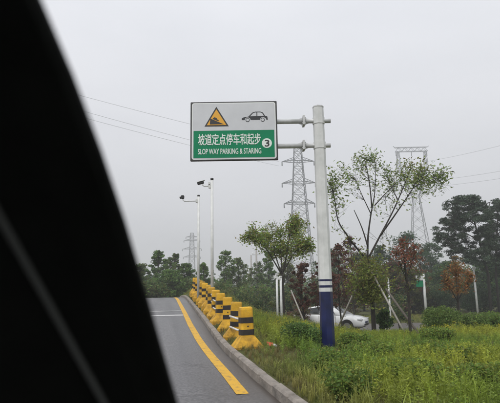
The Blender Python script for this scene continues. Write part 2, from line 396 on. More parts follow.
# ------------------------------------------------------------------ bollards with rails
def bollard_meshes():
    hw, bw = .128, .275
    base = MB(); top = [(-hw, -hw, .25), (hw, -hw, .25), (hw, hw, .25), (-hw, hw, .25)]
    lo = [(-bw, -bw * .86, 0), (bw, -bw * .86, 0), (bw, bw * .86, 0), (-bw, bw * .86, 0)]
    low = [(x, y, -.12) for x, y, z in lo]; lo = [(x, y, .05) for x, y, z in lo]
    base.add(low + lo + top, [(3, 2, 1, 0)] + [(i + k, (i + 1) % 4 + k, (i + 1) % 4 + 4 + k, i + 4 + k) for k in (0, 4) for i in range(4)] + [(8, 9, 10, 11)])
    up = MB(); secs = [(.25, hw), (.755, hw - .008), (.79, hw - .014), (.805, hw - .035)]
    vs = []; c = .03
    for z, h in secs: vs += [(-h + c, -h, z), (h - c, -h, z), (h, -h + c, z), (h, h - c, z), (h - c, h, z), (-h + c, h, z), (-h, h - c, z), (-h, -h + c, z)]
    fs = [(i * 8 + k, i * 8 + (k + 1) % 8, i * 8 + 8 + (k + 1) % 8, i * 8 + 8 + k) for i in range(3) for k in range(8)] + [tuple(range(24, 32))]
    up.add(vs, fs)
    def band(z0, z1):
        b = MB(); vs = []
        for z in (z0, z1):
            h = hw + .003 - .008 * (z - .25) / .455; cc = .03
            vs += [(-h + cc, -h, z), (h - cc, -h, z), (h, -h + cc, z), (h, h - cc, z), (h - cc, h, z), (-h + cc, h, z), (-h, h - cc, z), (-h, -h + cc, z)]
        b.add(vs, [(k, (k + 1) % 8, 8 + (k + 1) % 8, 8 + k) for k in range(8)] + [tuple(range(7, -1, -1)), tuple(range(8, 16))])
        return b
    hole = MB().tube([(0, -hw - .002, .435), (0, -hw + .01, .435)], .016, 8)
    return (base.mesh('base', M['bdirty']), up.mesh('block', M['byellow']), band(.27, .375).mesh('black_band', M['bblack']),
            band(.495, .605).mesh('black_band', M['bblack']), hole.mesh('socket', M['black']))
BM = bollard_meshes()
ordinal = ['nearest', 'second nearest', 'third nearest', 'fourth nearest', 'fifth nearest', 'sixth nearest', 'seventh nearest', 'eighth nearest', 'ninth nearest', 'tenth nearest', 'third farthest', 'second farthest', 'farthest']
NB, T0B, DT = 13, 9.55, 1.36
BO = 1.84
for i in range(NB):
    t = T0B + i * DT; r = random.Random(40 + i)
    p = TO(t, BO + r.uniform(-.03, .03), .06 + float(rise(t)))
    root = empty('bollard', p, RZ + r.uniform(-.16, .16)); root.rotation_euler.x = r.uniform(-.035, .04); root.rotation_euler.y = r.uniform(-.04, .04)
    tag(root, '%s yellow concrete bollard with two black bands along the kerb' % ordinal[i], 'bollard', 'bollards along the kerb')
    for nm, me_ in zip(('base', 'block', 'black_band', 'black_band', 'socket'), BM): place(nm, me_, root)
    if i < NB - 1:
        q = TO(t + DT, BO, .06 + float(rise(t + DT))) - p; sl = q.z / DT
        for z in (.32, .55):
            MB().tube([(0, .13, z + sl * .13), (0, .13 + (DT - .27) * .5, z + sl * DT / 2 - .015), (0, DT - .14, z + sl * (DT - .14))], .021, 7).build('rail', M['rail'], root)

# ------------------------------------------------------------------ the big road sign
def text_mesh(txt, size, m, name, sx=1.0, bold=0.0, align='CENTER'):
    cu = bpy.data.curves.new(name, 'FONT'); cu.body = txt; cu.size = size; cu.align_x = align; cu.align_y = 'CENTER'
    cu.extrude = .0012; cu.resolution_u = 3
    o = bpy.data.objects.new(name, cu); col.objects.link(o)
    dg = bpy.context.evaluated_depsgraph_get(); dg.update()
    me = bpy.data.meshes.new_from_object(o.evaluated_get(dg)); bpy.data.objects.remove(o)
    xs = np.array([v.co for v in me.vertices]); c = (xs.min(0) + xs.max(0)) / 2
    for v in me.vertices: v.co = ((v.co.x - c[0]) * sx, (v.co.y - c[1]), v.co.z - c[2])
    wd = (xs[:, 0].max() - xs[:, 0].min()) * sx; ht = xs[:, 1].max() - xs[:, 1].min()
    if bold:
        v0 = [tuple(v.co) for v in me.vertices]; f0 = [tuple(p.vertices) for p in me.polygons]; vs = []; fs = []
        for k, (dx, dy) in enumerate(((-1, -.5), (1, .5), (-.5, .7), (.6, -.6), (0, 0))):
            b = len(vs); vs += [(x + dx * bold, y + dy * bold, z + k * .0003) for x, y, z in v0]; fs += [tuple(i + b for i in f) for f in f0]
        me = bpy.data.meshes.new(name); me.from_pydata(vs, [], fs); me.update()
    me.materials.clear(); me.materials.append(m)
    return me, wd, ht
def fit(me, w0, h0, w1, h1):
    for v in me.vertices: v.co.x *= w1 / w0; v.co.y *= h1 / h0

D_S = 9.94
pole_p = P(328, 346, D_S); pole_top = P(317.5, 107, D_S)
gz = GZ(pole_p.x, D_S)
PH = pole_top.z - gz
sign = empty('road_sign', (pole_p.x, D_S, gz))
tag(sign, 'green and white slope parking sign hung from a white pole with blue base', 'road sign')
def rad_at(z): return .142 - .025 * z / PH
def pole_seg(name, z0, z1, m, cap=False):
    return MB().tube([(0, 0, z0), (0, 0, z1)], [rad_at(z0), rad_at(z1)], 8, smooth=False).build(name, m, sign, rot=(0, 0, R(10)))
def zz(py): return P(325, py, D_S).z - gz
pole_seg('blue_base', -.25, zz(291.5), M['blue'])
pole_seg('white_band', zz(291.5), zz(287.6), M['white_steel'])
pole_seg('blue_band', zz(287.6), zz(285.2), M['blue'])
pole_seg('white_band', zz(285.2), zz(281.2), M['white_steel'])
pole_seg('blue_band', zz(281.2), zz(279.2), M['blue'])
pole_seg('pole', zz(279.2), PH - .02, M['white_steel'])
MB().tube([(0, 0, PH - .02), (0, 0, PH + .005)], [rad_at(PH) + .006] * 2, 8, smooth=False).build('pole_cap', M['galv'], sign, rot=(0, 0, R(10)))
x_l, x_r = P(191.3, 131, D_S).x - pole_p.x, P(277, 131, D_S).x - pole_p.x
z_t, z_b = P(234, 103, D_S).z - gz - .03, P(234, 161.2, D_S).z - gz - .03
SW, SH = x_r - x_l, z_t - z_b
YS = -.17                                            # the panel's front face, towards the camera
for py in (121.3, 145.8):
    za = P(305, py, D_S).z - gz
    xf = P(303.5, py, D_S).x - pole_p.x; xe = P(330.5, py, D_S).x - pole_p.x
    arm = MB().tube([(x_l + .12, 0, za), (xf, 0, za)], .052, 12).build('arm', M['galv'], sign)
    MB().box((xf - .012, 0, za), (.022, .21, .21), bev=.004).box((xf + .014, 0, za), (.022, .21, .21), bev=.004).build('flange', M['galv'], arm)
    MB().tube([(xf + .025, 0, za), (xe, 0, za)], .048, 12).build('stub', M['galv'], arm)
    for k in range(4):
        a = R(45 + 90 * k); MB().tube([(xf - .04, .085 * math.cos(a), za + .085 * math.sin(a)), (xf + .045, .085 * math.cos(a), za + .085 * math.sin(a))], .012, 6).build('bolt', M['galv'], arm)
    for sgn in (-1, 1):
        g_ = MB().prism([(-.1, -.005), (.0, -.005), (0, .035), (-.1, .0)], (xf - .025, .004 * sgn, za + sgn * .05), (1, 0, 0), (0, 0, sgn), (0, .008, 0)); place('gusset', fixn(g_.mesh('gusset', M['galv'])), arm)
        g_ = MB().prism([(0, -.005), (.1, -.005), (.1, .0), (0, .035)], (xf + .026, .004 * sgn, za + sgn * .045), (1, 0, 0), (0, 0, sgn), (0, .008, 0)); place('gusset', fixn(g_.mesh('gusset', M['galv'])), arm)
    rr_ = rad_at(za) + .012
    MB().tube([(0, 0, za - .075), (0, 0, za + .075)], rr_, 8, smooth=False).build('clamp', M['white_steel'], sign, rot=(0, 0, R(10)))
    for xx in (x_l + SW * .25, x_l + SW * .75):
        MB().box((xx, -.06, za), (.06, .12, .05), bev=.004).build('bracket', M['galv'], arm)
panel = MB().box((0, 0, 0), (SW, .05, SH), bev=.012).build('panel', M['signedge'], sign, ((x_l + x_r) / 2, YS + .03, (z_t + z_b) / 2))
tag(panel, 'flat rectangular panel with dark edge, grey-white top half and green lower half')
def rrect(w, h, r, n=5):
    pts = []
    for cx, cy, a0 in ((w / 2 - r, h / 2 - r, 0), (-w / 2 + r, h / 2 - r, 90), (-w / 2 + r, -h / 2 + r, 180), (w / 2 - r, -h / 2 + r, 270)):
        for k in range(n + 1): a = R(a0 + 90 * k / n); pts.append((cx + r * math.cos(a), cy + r * math.sin(a)))
    return pts
def flat(name, poly, m, cx, cz, y, th=.003, parent=panel):
    mb = MB().prism(poly, (cx, y, cz), (1, 0, 0), (0, 0, 1), (0, th, 0)); me = fixn(mb.mesh(name, m))
    return place(name, me, parent)
# layout in photo pixels of the sign (191.3..277 by 103..161.2) turned into metres on the panel
def sx_(px): return ((px - 191.3) / 85.7 - .5) * SW
def sz_(py): return (.5 - (py - 103) / 58.2) * SH
flat('white_border', rrect(SW * .965, SH * .955, .05), M['signline'], 0, 0, -.028)
flat('grey_field', rrect(SW * .945, SH * .925, .042), M['signwhite'], 0, 0, -.0305)
gt, gb = sz_(131.9), sz_(158.4)
flat('green_field', rrect(SW * .925, gt - gb, .012), M['signgreen'], 0, (gt + gb) / 2, -.033)
tl = [(sx_(205.2), sz_(127.8)), (sx_(229.2), sz_(127.8)), (sx_(217.0), sz_(108.2))]
def shrink(poly, k):
    c = (sum(p[0] for p in poly) / len(poly), sum(p[1] for p in poly) / len(poly)); return [(c[0] + (p[0] - c[0]) * k, c[1] + (p[1] - c[1]) * k) for p in poly]
flat('triangle_border', tl, M['signblack'], 0, 0, -.033)
flat('yellow_triangle', shrink(tl, .80), M['signyellow'], 0, 0, -.0355)
flat('slope_symbol', [(sx_(210.5), sz_(125.8)), (sx_(224.4), sz_(125.8)), (sx_(211.0), sz_(119.9))], M['signblack'], 0, 0, -.0375)
flat('slope_car_symbol', [(sx_(213.2), sz_(120.4)), (sx_(219.0), sz_(122.8)), (sx_(219.4), sz_(121.6)), (sx_(217.9), sz_(120.9)), (sx_(217.3), sz_(119.5)), (sx_(215.2), sz_(118.7)), (sx_(214.0), sz_(119.4))], M['signblack'], 0, 0, -.0375)
carp = [(242.0, 121.9), (242.1, 120.2), (244.0, 119.2), (248.6, 118.5), (252.6, 114.6), (255.5, 113.7), (260.5, 113.7), (262.9, 114.6), (265.2, 118.0), (267.3, 118.6), (267.8, 121.9), (266.3, 121.9), (265.8, 120.4), (263.7, 119.2), (261.6, 119.4), (260.2, 120.8), (260.0, 121.9), (250.8, 121.9), (250.4, 120.6), (248.8, 119.3), (246.7, 119.3), (245.3, 120.5), (244.9, 121.9)]
flat('car_symbol', [(sx_(a), sz_(b)) for a, b in carp], M['signblack'], 0, 0, -.033)
flat('car_symbol_window', [(sx_(a), sz_(b)) for a, b in ((250.4, 118.3), (253.1, 115.5), (255.2, 114.7), (256.6, 114.6), (256.6, 118.2))], M['signwhite'], 0, 0, -.0352)
flat('car_symbol_window', [(sx_(a), sz_(b)) for a, b in ((257.5, 118.2), (257.5, 114.6), (260.3, 114.6), (262.2, 115.3), (263.8, 118.0))], M['signwhite'], 0, 0, -.0352)
def circ(r, n=28): return [(r * math.cos(2 * math.pi * k / n), r * math.sin(2 * math.pi * k / n)) for k in range(n)]
for cx in (247.8, 261.9 + .8):
    flat('car_symbol_wheel', circ(SW * .0235), M['signblack'], sx_(cx), sz_(121.9), -.0335)
    flat('car_symbol_hub', circ(SW * .0165), M['signwhite'], sx_(cx), sz_(121.9), -.0358)
def put_text(txt, name, x0, x1, y0, y1, m, bold, y=-.0372):
    me, wd, ht = text_mesh(txt, .2, m, name, bold=bold)
    fit(me, wd, ht, abs(sx_(x1) - sx_(x0)), abs(sz_(y1) - sz_(y0)))
    o = place(name, me, panel, (sx_((x0 + x1) / 2), y, sz_((y0 + y1) / 2)), (R(90), 0, 0)); return o
put_text('坡道定点停车和起步', 'chinese_lettering', 199.0, 260.4, 135.2, 146.2, M['signtext'], .0032)
put_text('SLOP WAY PARKING & STARING', 'english_lettering', 199.0, 260.6, 149.7, 154.9, M['signtext'], .003)
flat('number_disc', circ(SW * .057), M['signtext'], sx_(266.3), sz_(144.9), -.0355)
put_text('3', 'number', 264.4, 268.6, 141.8, 148.2, M['signblack'], .004, y=-.0372)

# ------------------------------------------------------------------ camera poles by the bollards
def camera_pole(px_top, py_top, t, label, arm_py, arm_px, cam_up, rad):
    d = TO(t, 2.35).y
    top = P(px_top, py_top, d); g = GZ(top.x, d)
    root = empty('camera_pole', (top.x, d, g)); tag(root, label, 'camera pole', 'surveillance camera poles')
    H = top.z - g
    MB().tube([(0, 0, -.15), (0, 0, H - .07)], rad, 12).build('pole', M['white_steel'], root)
    MB().tube([(0, 0, H - .07), (0, 0, H)], rad * 1.08, 12).build('cap', M['black'], root)
    e = P(arm_px, arm_py, d); za = e.z - g; xa = e.x - top.x
    zu = cam_up
    arm = MB().tube([(-rad * .8, 0, za), (xa + .06, 0, za), (xa, 0, za + .05), (xa, 0, za + zu)], .024, 8).build('arm', M['white_steel'], root)
    MB().box((-rad - .03, 0, za), (.09, .1, .15), bev=.01).build('clamp', M['white_steel'], arm)
    return root, xa, za, H
root, xa, za, H = camera_pole(212.0, 178.2, 16.6, 'taller and nearer white camera pole behind the bollards', 186.3, 202.6, .07, .052)
cb = MB().box((0, 0, 0), (.24, .1, .09), Euler((0, R(-14), 0)), bev=.02).build('camera_body', M['black'], root, (xa - .07, 0, za + .12))
MB().box((.01, 0, .06), (.28, .13, .014), Euler((0, R(-14), 0)), bev=.004).build('sun_hood', M['white_steel'], cb)
MB().box((-.1, 0, H - .2), (.07, .1, .14), bev=.01).build('junction_box', M['white_steel'], root)
root, xa, za, H = camera_pole(198.6, 195.0, 21.4, 'shorter and farther white camera pole with long arm near the crest', 201.2, 183.0, .10, .055)
cb = MB().box((0, 0, 0), (.15, .13, .17), bev=.03).build('camera_body', M['black'], root, (xa - .02, 0, za + .19))
MB().tube([(-.07, 0, -.02), (-.13, 0, -.035)], [.05, .055], 10).build('lens_hood', M['black'], cb)

# ------------------------------------------------------------------ leaves
def quads(name, Q, C, m, parent=None, kind=None):
    """Q (n,4,3) quads, C (n,3) colours -> one mesh object"""
    n = len(Q); me = bpy.data.meshes.new(name)
    me.vertices.add(n * 4); me.vertices.foreach_set('co', np.ascontiguousarray(Q, np.float32).ravel())
    me.loops.add(n * 4); me.loops.foreach_set('vertex_index', np.arange(n * 4, dtype=np.int32))
    me.polygons.add(n); me.polygons.foreach_set('loop_start', np.arange(0, n * 4, 4, dtype=np.int32))
    try: me.polygons.foreach_set('loop_total', np.full(n, 4, np.int32))
    except Exception: pass
    at = me.attributes.new('tint', 'FLOAT_COLOR', 'POINT')
    c4 = np.ones((n, 4, 4), np.float32); c4[:, :, :3] = np.clip(C, 0, 1)[:, None, :]
    at.data.foreach_set('color', c4.ravel())
    me.materials.append(m); me.update(); me.validate()
    o = place(name, me, parent)
    if kind: o['kind'] = kind
    return o

def leafquads(c, L, W, up=.3, r=rng):
    """diamond leaves centred on c, long axis L, width W, fairly random facing"""
    n = len(c)
    a = r.normal(size=(n, 3)); a[:, 2] *= .7; a /= np.linalg.norm(a, axis=1, keepdims=True)
    b = r.normal(size=(n, 3)); b -= a * (a * b).sum(1, keepdims=True); b /= np.linalg.norm(b, axis=1, keepdims=True)
    L = np.broadcast_to(np.asarray(L, float).reshape(-1, 1), (n, 1)); W = np.broadcast_to(np.asarray(W, float).reshape(-1, 1), (n, 1))
    nrm = np.cross(a, b)
    return np.stack([c - a * L / 2, c + b * W / 2 + nrm * L * .08, c + a * L / 2, c - b * W / 2 + nrm * L * .08], 1)

def pick(cols, n, r=rng, jit=.22):
    cols = np.array(cols, float); k = r.integers(0, len(cols), n)
    c = cols[k] * 1.45 * (1 + r.normal(size=(n, 1)) * jit) * (1 + r.normal(size=(n, 3)) * .06)
    return np.clip(c, .004, .9)

GREEN = [(.075, .135, .036), (.10, .155, .04), (.06, .105, .034)]
LGREEN = [(.10, .16, .035), (.13, .18, .04), (.08, .13, .035)]
OLIVE = [(.095, .115, .037), (.08, .10, .034), (.115, .12, .042)]
DARK = [(.036, .07, .03), (.045, .08, .034), (.03, .055, .028)]
MAROON = [(.10, .038, .032), (.08, .042, .032), (.085, .065, .034), (.125, .048, .036)]
RED = [(.18, .062, .042), (.15, .06, .04), (.13, .082, .04)]
ORANGE = [(.21, .095, .036), (.17, .08, .034), (.14, .10, .035), (.23, .12, .045)]
PINE = [(.024, .042, .026), (.032, .05, .03), (.04, .058, .034)]

def clump_leaves(cl, r):
    """cl: list of (centre, (rx,ry,rz), n) -> positions"""
    out_ = []
    for c, rad, n in cl:
        d = r.normal(size=(n, 3)); d /= np.linalg.norm(d, axis=1, keepdims=True)
        out_.append(np.array(c) + d * np.array(rad) * (r.random((n, 1)) ** .45))
    return np.concatenate(out_)

def tree(name, label, px, topy, d, wpx, cols, seed, group=None, leaf=.2, nclump=26, lpc=90, trunk_r=.1, cfrom=.22,
         bark='bark', cat='tree', lw=.55, taper=.55, pine=False, base_dz=0, trunk_lean=0):
    """a tree that stands on the ground at distance d under column px, with its top at row topy"""
    r = np.random.default_rng(seed)
    top = P(px, topy, d); x, y = top.x, d; g = GZ(x, y) + base_dz
    H = top.z - g; W = wpx / FPX * d
    root = empty(name, (x, y, g)); tag(root, label, cat, group)
    lean = np.array([r.normal() * .03 + trunk_lean, r.normal() * .03])
    def tk(f): return np.array([lean[0] * H * f + .04 * H * math.sin(f * 5 + seed) * .4, lean[1] * H * f, H * f])
    MB().tube([tk(f) if f > 0 else (0, 0, -.2) for f in np.linspace(0, .92, 8)], [trunk_r * (1 - .85 * f) for f in np.linspace(0, .92, 8)], 7).build('trunk', M[bark], root)
    cl = []; br = MB()
    for i in range(nclump):
        f = cfrom + (1 - cfrom) * ((i + r.random()) / nclump)
        h = (f - cfrom) / (1 - cfrom)
        prof = (math.sin(math.pi * min(1, (h * .82 + .18))) ** taper) * W / 2
        if pine: prof = (1 - .55 * h) * W / 2 * (.75 + .4 * r.random())
        an = r.random() * 2 * math.pi; q = (r.random() ** .5) * .95
        c = tk(min(f, .97)) + np.array([math.cos(an) * prof * q, math.sin(an) * prof * q, r.normal() * .03 * H])
        s = W * r.uniform(.06, .15)
        rad = (s * 1.25, s * 1.25, s * .38) if pine else (s, s, s * r.uniform(.6, .95))
        c[2] = min(c[2], H - rad[2] * .6)
        cl.append((c, rad, int(lpc * r.uniform(.5, 1.5))))
        st = tk(max(.12, min(.9, f - (.06 if pine else .17))))
        mid = st * .5 + c * .5 + np.array([0, 0, -.03 * H if not pine else .0])
        br.tube([st, mid, c], [trunk_r * .42 * (1 - .7 * f), trunk_r * .25 * (1 - .6 * f), trunk_r * .08], 5, cap=False)
    br.build('branches', M[bark], root)
    p = clump_leaves(cl, r)
    n = len(p)
    if pine: Q = leafquads(p, leaf * 1.5 * r.uniform(.6, 1.3, n), leaf * .32, r=r)
    else: Q = leafquads(p, leaf * r.uniform(.6, 1.4, n), leaf * lw * r.uniform(.7, 1.3, n), r=r)
    cc = pick(cols, n, r)
    # whole boughs differ a little in colour
    off = 0
    for c, rad, k in cl:
        cc[off:off + k] *= r.uniform(.75, 1.25); off += k
    quads('crown', Q, cc, M['needle' if pine else 'leaf'], root)
    return root

def shrub(name, label, px, topy, d, wpx, cols, seed, group=None, leaf=.09, n=2600, depth=None, cat='shrub', rough=.18, stems=5):
    """dense low shrub: leaves through the volume of several lumps"""
    r = np.random.default_rng(seed); top = P(px, topy, d); g = GZ(top.x, d); H = max(.3, top.z - g); W = wpx / FPX * d
    root = empty(name, (top.x, d, g)); tag(root, label, cat, group)
    cl = []
    for i in range(14):
        an = r.random() * 6.28; q = r.random() ** .6
        s = W * r.uniform(.15, .26); hz = H * r.uniform(.25, .8) * (1 - .25 * q)
        cl.append(((math.cos(an) * q * W * .36, math.sin(an) * q * W * .36 * (depth or 1), hz), (s, s, min(s * 1.0, H - hz + .02)), n // 14))
    p = clump_leaves(cl, r); p[:, 2] = np.abs(p[:, 2]) + .02
    k = len(p)
    st = MB()
    for i in range(stems):
        an = r.random() * 6.28
        st.tube([(math.cos(an) * .03, math.sin(an) * .03, -.05), (math.cos(an) * W * .12, math.sin(an) * W * .12, H * .4), (math.cos(an) * W * .25, math.sin(an) * W * .25, H * .7)], [.02, .014, .005], 5)
    st.build('stems', M['bark'], root)
    cc = pick(cols, k, r)
    off = 0
    for c, rad, q in cl: cc[off:off + q] *= r.uniform(.8, 1.2); off += q
    quads('foliage', leafquads(p, leaf * r.uniform(.6, 1.4, k), leaf * .55 * r.uniform(.7, 1.3, k), r=r), cc, M['leaf'], root)
    return root

# ------------------------------------------------------------------ hero trees built limb by limb
def hero(name, label, base_px, d, limbs, clumps, twigs, cols, leaf, seed, bark, cat='tree', lw=.5):
    """limbs: list of (pixel polyline, r0, r1, depth offset of the tip); clumps: (px, py, rpx, n, depth offset[, colours])"""
    r = np.random.default_rng(seed)
    b = P(base_px, 300, d); g = GZ(b.x, d); root = empty(name, (b.x, d, g)); tag(root, label, cat)
    O = Vector((b.x, d, g))
    tips = []
    for k, (pl, r0, r1, dz) in enumerate(limbs):
        n = len(pl); pts = []
        for i, (px, py) in enumerate(pl):
            pts.append(P(px, py, d + dz * (i / max(1, n - 1))) - O)
        if k == 0: pts[0] = Vector((pts[0].x, pts[0].y, -.2))
        # smooth the polyline
        dense = []
        for i in range(n - 1):
            p0, p1, p2, p3 = pts[max(i - 1, 0)], pts[i], pts[i + 1], pts[min(i + 2, n - 1)]
            for s in (0, .25, .5, .75):
                dense.append(.5 * ((2 * p1) + (p2 - p0) * s + (2 * p0 - 5 * p1 + 4 * p2 - p3) * s * s + (3 * p1 - p0 - 3 * p2 + p3) * s ** 3))
        dense.append(pts[-1])
        m = len(dense); rad = [r0 + (r1 - r0) * (i / (m - 1)) for i in range(m)]
        MB().tube(dense, rad, 8).build('trunk' if k == 0 else 'limb', M[bark], root)
        tips += dense[m // 3:] if k else dense[m // 2:]
    tw = MB(); LP = []; LC = []
    for c in clumps:
        px, py, rp, n, dz = c[:5]; cc_ = c[5] if len(c) > 5 else cols
        cen = P(px, py, d + dz) - O; s = rp / FPX * d
        near = sorted(tips, key=lambda t: (t - cen).length)[:6]
        for q in range(twigs):
            st = near[r.integers(0, len(near))]
            dv = r.normal(size=3); dv /= np.linalg.norm(dv); e = cen + Vector(dv) * s * (r.random() ** .4)
            mid = st.lerp(e, .5) + Vector(r.normal(size=3) * .06 * (e - st).length)
            tw.tube([st, mid, e], [.006, .0038, .0015], 4, cap=False)
            m = max(1, int(n / twigs)); ks = r.random(m) ** .6
            for kk in ks:
                p = st.lerp(mid, kk * 2) if kk < .5 else mid.lerp(e, kk * 2 - 1)
                LP.append(np.array(p) + r.normal(size=3) * s * .27)
            LC.append(pick(cc_, m, r))
    tag(tw.build('twigs', M[bark], root), kind='stuff')
    p = np.array(LP); n = len(p)
    quads('crown', leafquads(p, leaf * r.uniform(.6, 1.4, n), leaf * lw * r.uniform(.7, 1.3, n), r=r), np.concatenate(LC), M['leaf'], root)
    return root

YG = [(.14, .18, .04), (.18, .20, .045), (.10, .12, .035), (.12, .11, .04)]
# green leafy tree left of the sign pole
hero('young_tree', 'green leafy young tree with dark forked trunk beside two white posts', 283, 22,
     [([(283, 310), (283, 296), (282.5, 284), (282, 274)], .085, .06, 0),
      ([(282, 275), (275, 263), (267, 250), (258, 240), (247, 236)], .038, .008, -.6),
      ([(282, 275), (276, 258), (270, 243), (265, 226)], .034, .008, .7),
      ([(282, 275), (286, 258), (289, 240), (292, 226), (296, 216)], .045, .008, .3),
      ([(283, 272), (291, 258), (299, 247), (308, 241)], .032, .007, -.5),
      ([(282, 272), (281, 255), (280, 240), (281, 228)], .03, .007, .9)],
     [(245, 237, 6.9, 289, -.5), (254, 231, 8.0, 340, -.4), (262, 234, 9.2, 408, 0), (261, 244, 9.2, 374, -.5), (270, 238, 10.3, 374, .3), (272, 226, 6.9, 153, .5), (281, 234, 10.3, 391, .6),
      (270, 250, 9.2, 340, .3), (279, 250, 10.3, 408, .7), (288, 244, 11.5, 510, .2), (291, 228, 9.2, 442, .3), (297, 218, 8.0, 340, .3), (297, 232, 10.3, 476, .3),
      (303, 240, 9.2, 442, -.4), (309, 244, 6.9, 306, -.5), (298, 250, 10.3, 442, -.3), (307, 254, 6.9, 204, -.5), (288, 257, 8.0, 204, .2), (313, 250, 4.6, 136, -.4), (303, 224, 6.9, 204, .2)],
     14, [(.13, .19, .04), (.18, .24, .045), (.10, .15, .035), (.22, .24, .055), (.16, .14, .06)], .12, 3, 'darkbark')
# tall thin tree to the right of the pole
SPG = [(.15, .20, .065), (.20, .245, .075), (.11, .145, .055)]
hero('sparse_tree', 'tall nearly bare tree with spreading dark limbs right of the sign pole', 374, 17,
     [([(374, 334), (373, 312), (371, 290), (368, 258)], .085, .055, 0),
      ([(368, 260), (360, 252), (347, 235), (338, 220), (334.5, 198), (329.7, 183)], .042, .008, -.8),
      ([(367.6, 246), (362, 228), (354, 210)], .028, .012, .3),
      ([(367.5, 259), (368, 237), (371, 214), (374.8, 191.6), (375.5, 163)], .042, .008, .8),
      ([(372, 208), (369, 180), (364, 158)], .028, .008, .4),
      ([(369, 257), (380, 236), (394, 209), (405.5, 182), (411, 167)], .04, .008, .4),
      ([(380, 236), (397, 212), (413, 188), (421, 171)], .032, .007, -.9),
      ([(398, 200), (391, 186), (385, 172)], .02, .006, .9),
      ([(375, 205), (386, 193), (396, 183)], .022, .007, .6),
      ([(413, 188), (428, 180), (444, 172)], .018, .006, -1.0),
      ([(371, 214), (362, 195), (355, 178)], .02, .006, -.4)],
     [(352, 296, 7, 110, -.3, YG), (360, 302, 7, 90, -.3, YG), (388, 300, 6, 80, .2, YG), (350, 188, 11.0, 45, -.3), (358, 172, 11.0, 45, 0), (372, 184, 9.9, 37, .6), (386, 198, 11.0, 37, .6), (400, 178, 11.0, 44, .3, YG), (412, 176, 9.9, 49, -.4, YG), (425, 184, 11.0, 44, -.8), (342, 208, 9.9, 30, -.6), (390, 180, 9.9, 45, .6), (352, 248, 9.9, 45, -.4, YG), (384, 250, 9.9, 45, .3, YG), (331, 172, 11.6, 112, -.8), (328, 188, 11.6, 93, -.8), (339, 168, 9.9, 102, -.7), (336, 184, 13.2, 93, -.8), (344, 178, 9.9, 56, -.7), (331, 205, 11.6, 52, -.7), (345, 196, 13.2, 48, -.6),
      (336, 228, 9.9, 26, -.6), (362, 157, 9.9, 140, .4), (372, 154, 9.9, 140, .7), (355, 162, 9.9, 67, .4), (378, 170, 11.6, 63, .8), (364, 178, 13.2, 52, .4), (383, 184, 14.9, 75, .8),
      (388, 170, 11.6, 112, .8), (398, 172, 13.2, 110, .4), (408, 168, 13.2, 178, .4, YG), (418, 168, 13.2, 206, -.6, YG), (404, 184, 14.9, 96, .3), (416, 182, 13.2, 110, -.8), (427, 178, 13.2, 123, -.9),
      (436, 172, 13.2, 123, -1), (444, 176, 9.9, 89, -1), (430, 190, 11.6, 82, -1), (438, 186, 11.6, 82, -1), (395, 192, 13.2, 75, .6), (392, 206, 13.2, 45, .5), (422, 195, 11.6, 46, -.9), (446, 188, 8.2, 30, -1), (378, 214, 11.6, 37, .6), (410, 200, 11.6, 27, 0),
      (356, 270, 14.9, 425, -.5, YG), (365, 282, 18.1, 610, -.6, YG), (378, 270, 16.5, 556, -.4, YG), (388, 281, 13.2, 369, .2, YG), (350, 284, 11.5, 240, -.2, YG), (372, 294, 16.5, 406, -.6, YG), (384, 294, 11.5, 240, 0, YG)],
     10, SPG, .115, 11, 'darkbark', lw=.42)
hero('red_tree', 'slim young tree with dull red crown in the meadow', 411, 13.2,
     [([(411, 342), (409.5, 318), (408, 290), (405, 268), (404, 252)], .045, .022, 0),
      ([(407, 282), (401, 266), (396, 252)], .014, .005, -.3), ([(406.5, 278), (412, 262), (415, 248)], .014, .005, .3),
      ([(405, 266), (403, 250), (402, 238)], .014, .004, 0), ([(408, 292), (414, 282), (420, 274)], .012, .004, .2)],
     [(396, 250, 7.2, 88, -.3), (403, 243, 7.2, 96, 0), (400, 258, 8.4, 104, -.2), (409, 254, 8.4, 104, .2), (414, 247, 7.2, 80, .3), (406, 264, 7.2, 48, .1), (416, 262, 7.2, 40, .3),
      (398, 270, 8.4, 32, -.2, OLIVE), (412, 274, 8.4, 36, .2, OLIVE), (405, 284, 8.4, 32, 0, OLIVE), (417, 282, 6.0, 24, .2, OLIVE)],
     8, RED, .085, 15, 'darkbark')
hero('orange_tree', 'small orange autumn tree between the two clipped shrubs', 459, 18.0,
     [([(459, 332), (458.5, 316), (458, 300), (457, 288)], .045, .03, 0),
      ([(458, 302), (450, 288), (444, 276)], .018, .006, -.4), ([(458, 300), (466, 286), (472, 274)], .018, .006, .3), ([(457, 290), (456, 276), (457, 264)], .018, .005, .1)],
     [(444, 276, 6, 110, -.4), (450, 283, 7, 140, -.2), (450, 270, 6, 110, 0), (457, 265, 6, 110, .1), (458, 276, 8, 170, 0), (465, 270, 6, 110, .3), (467, 281, 7, 140, .2), (472, 276, 5, 80, .3), (459, 287, 7, 110, -.2), (446, 288, 5, 60, -.3), (470, 288, 5, 60, .2)],
     10, ORANGE, .095, 17, 'darkbark')

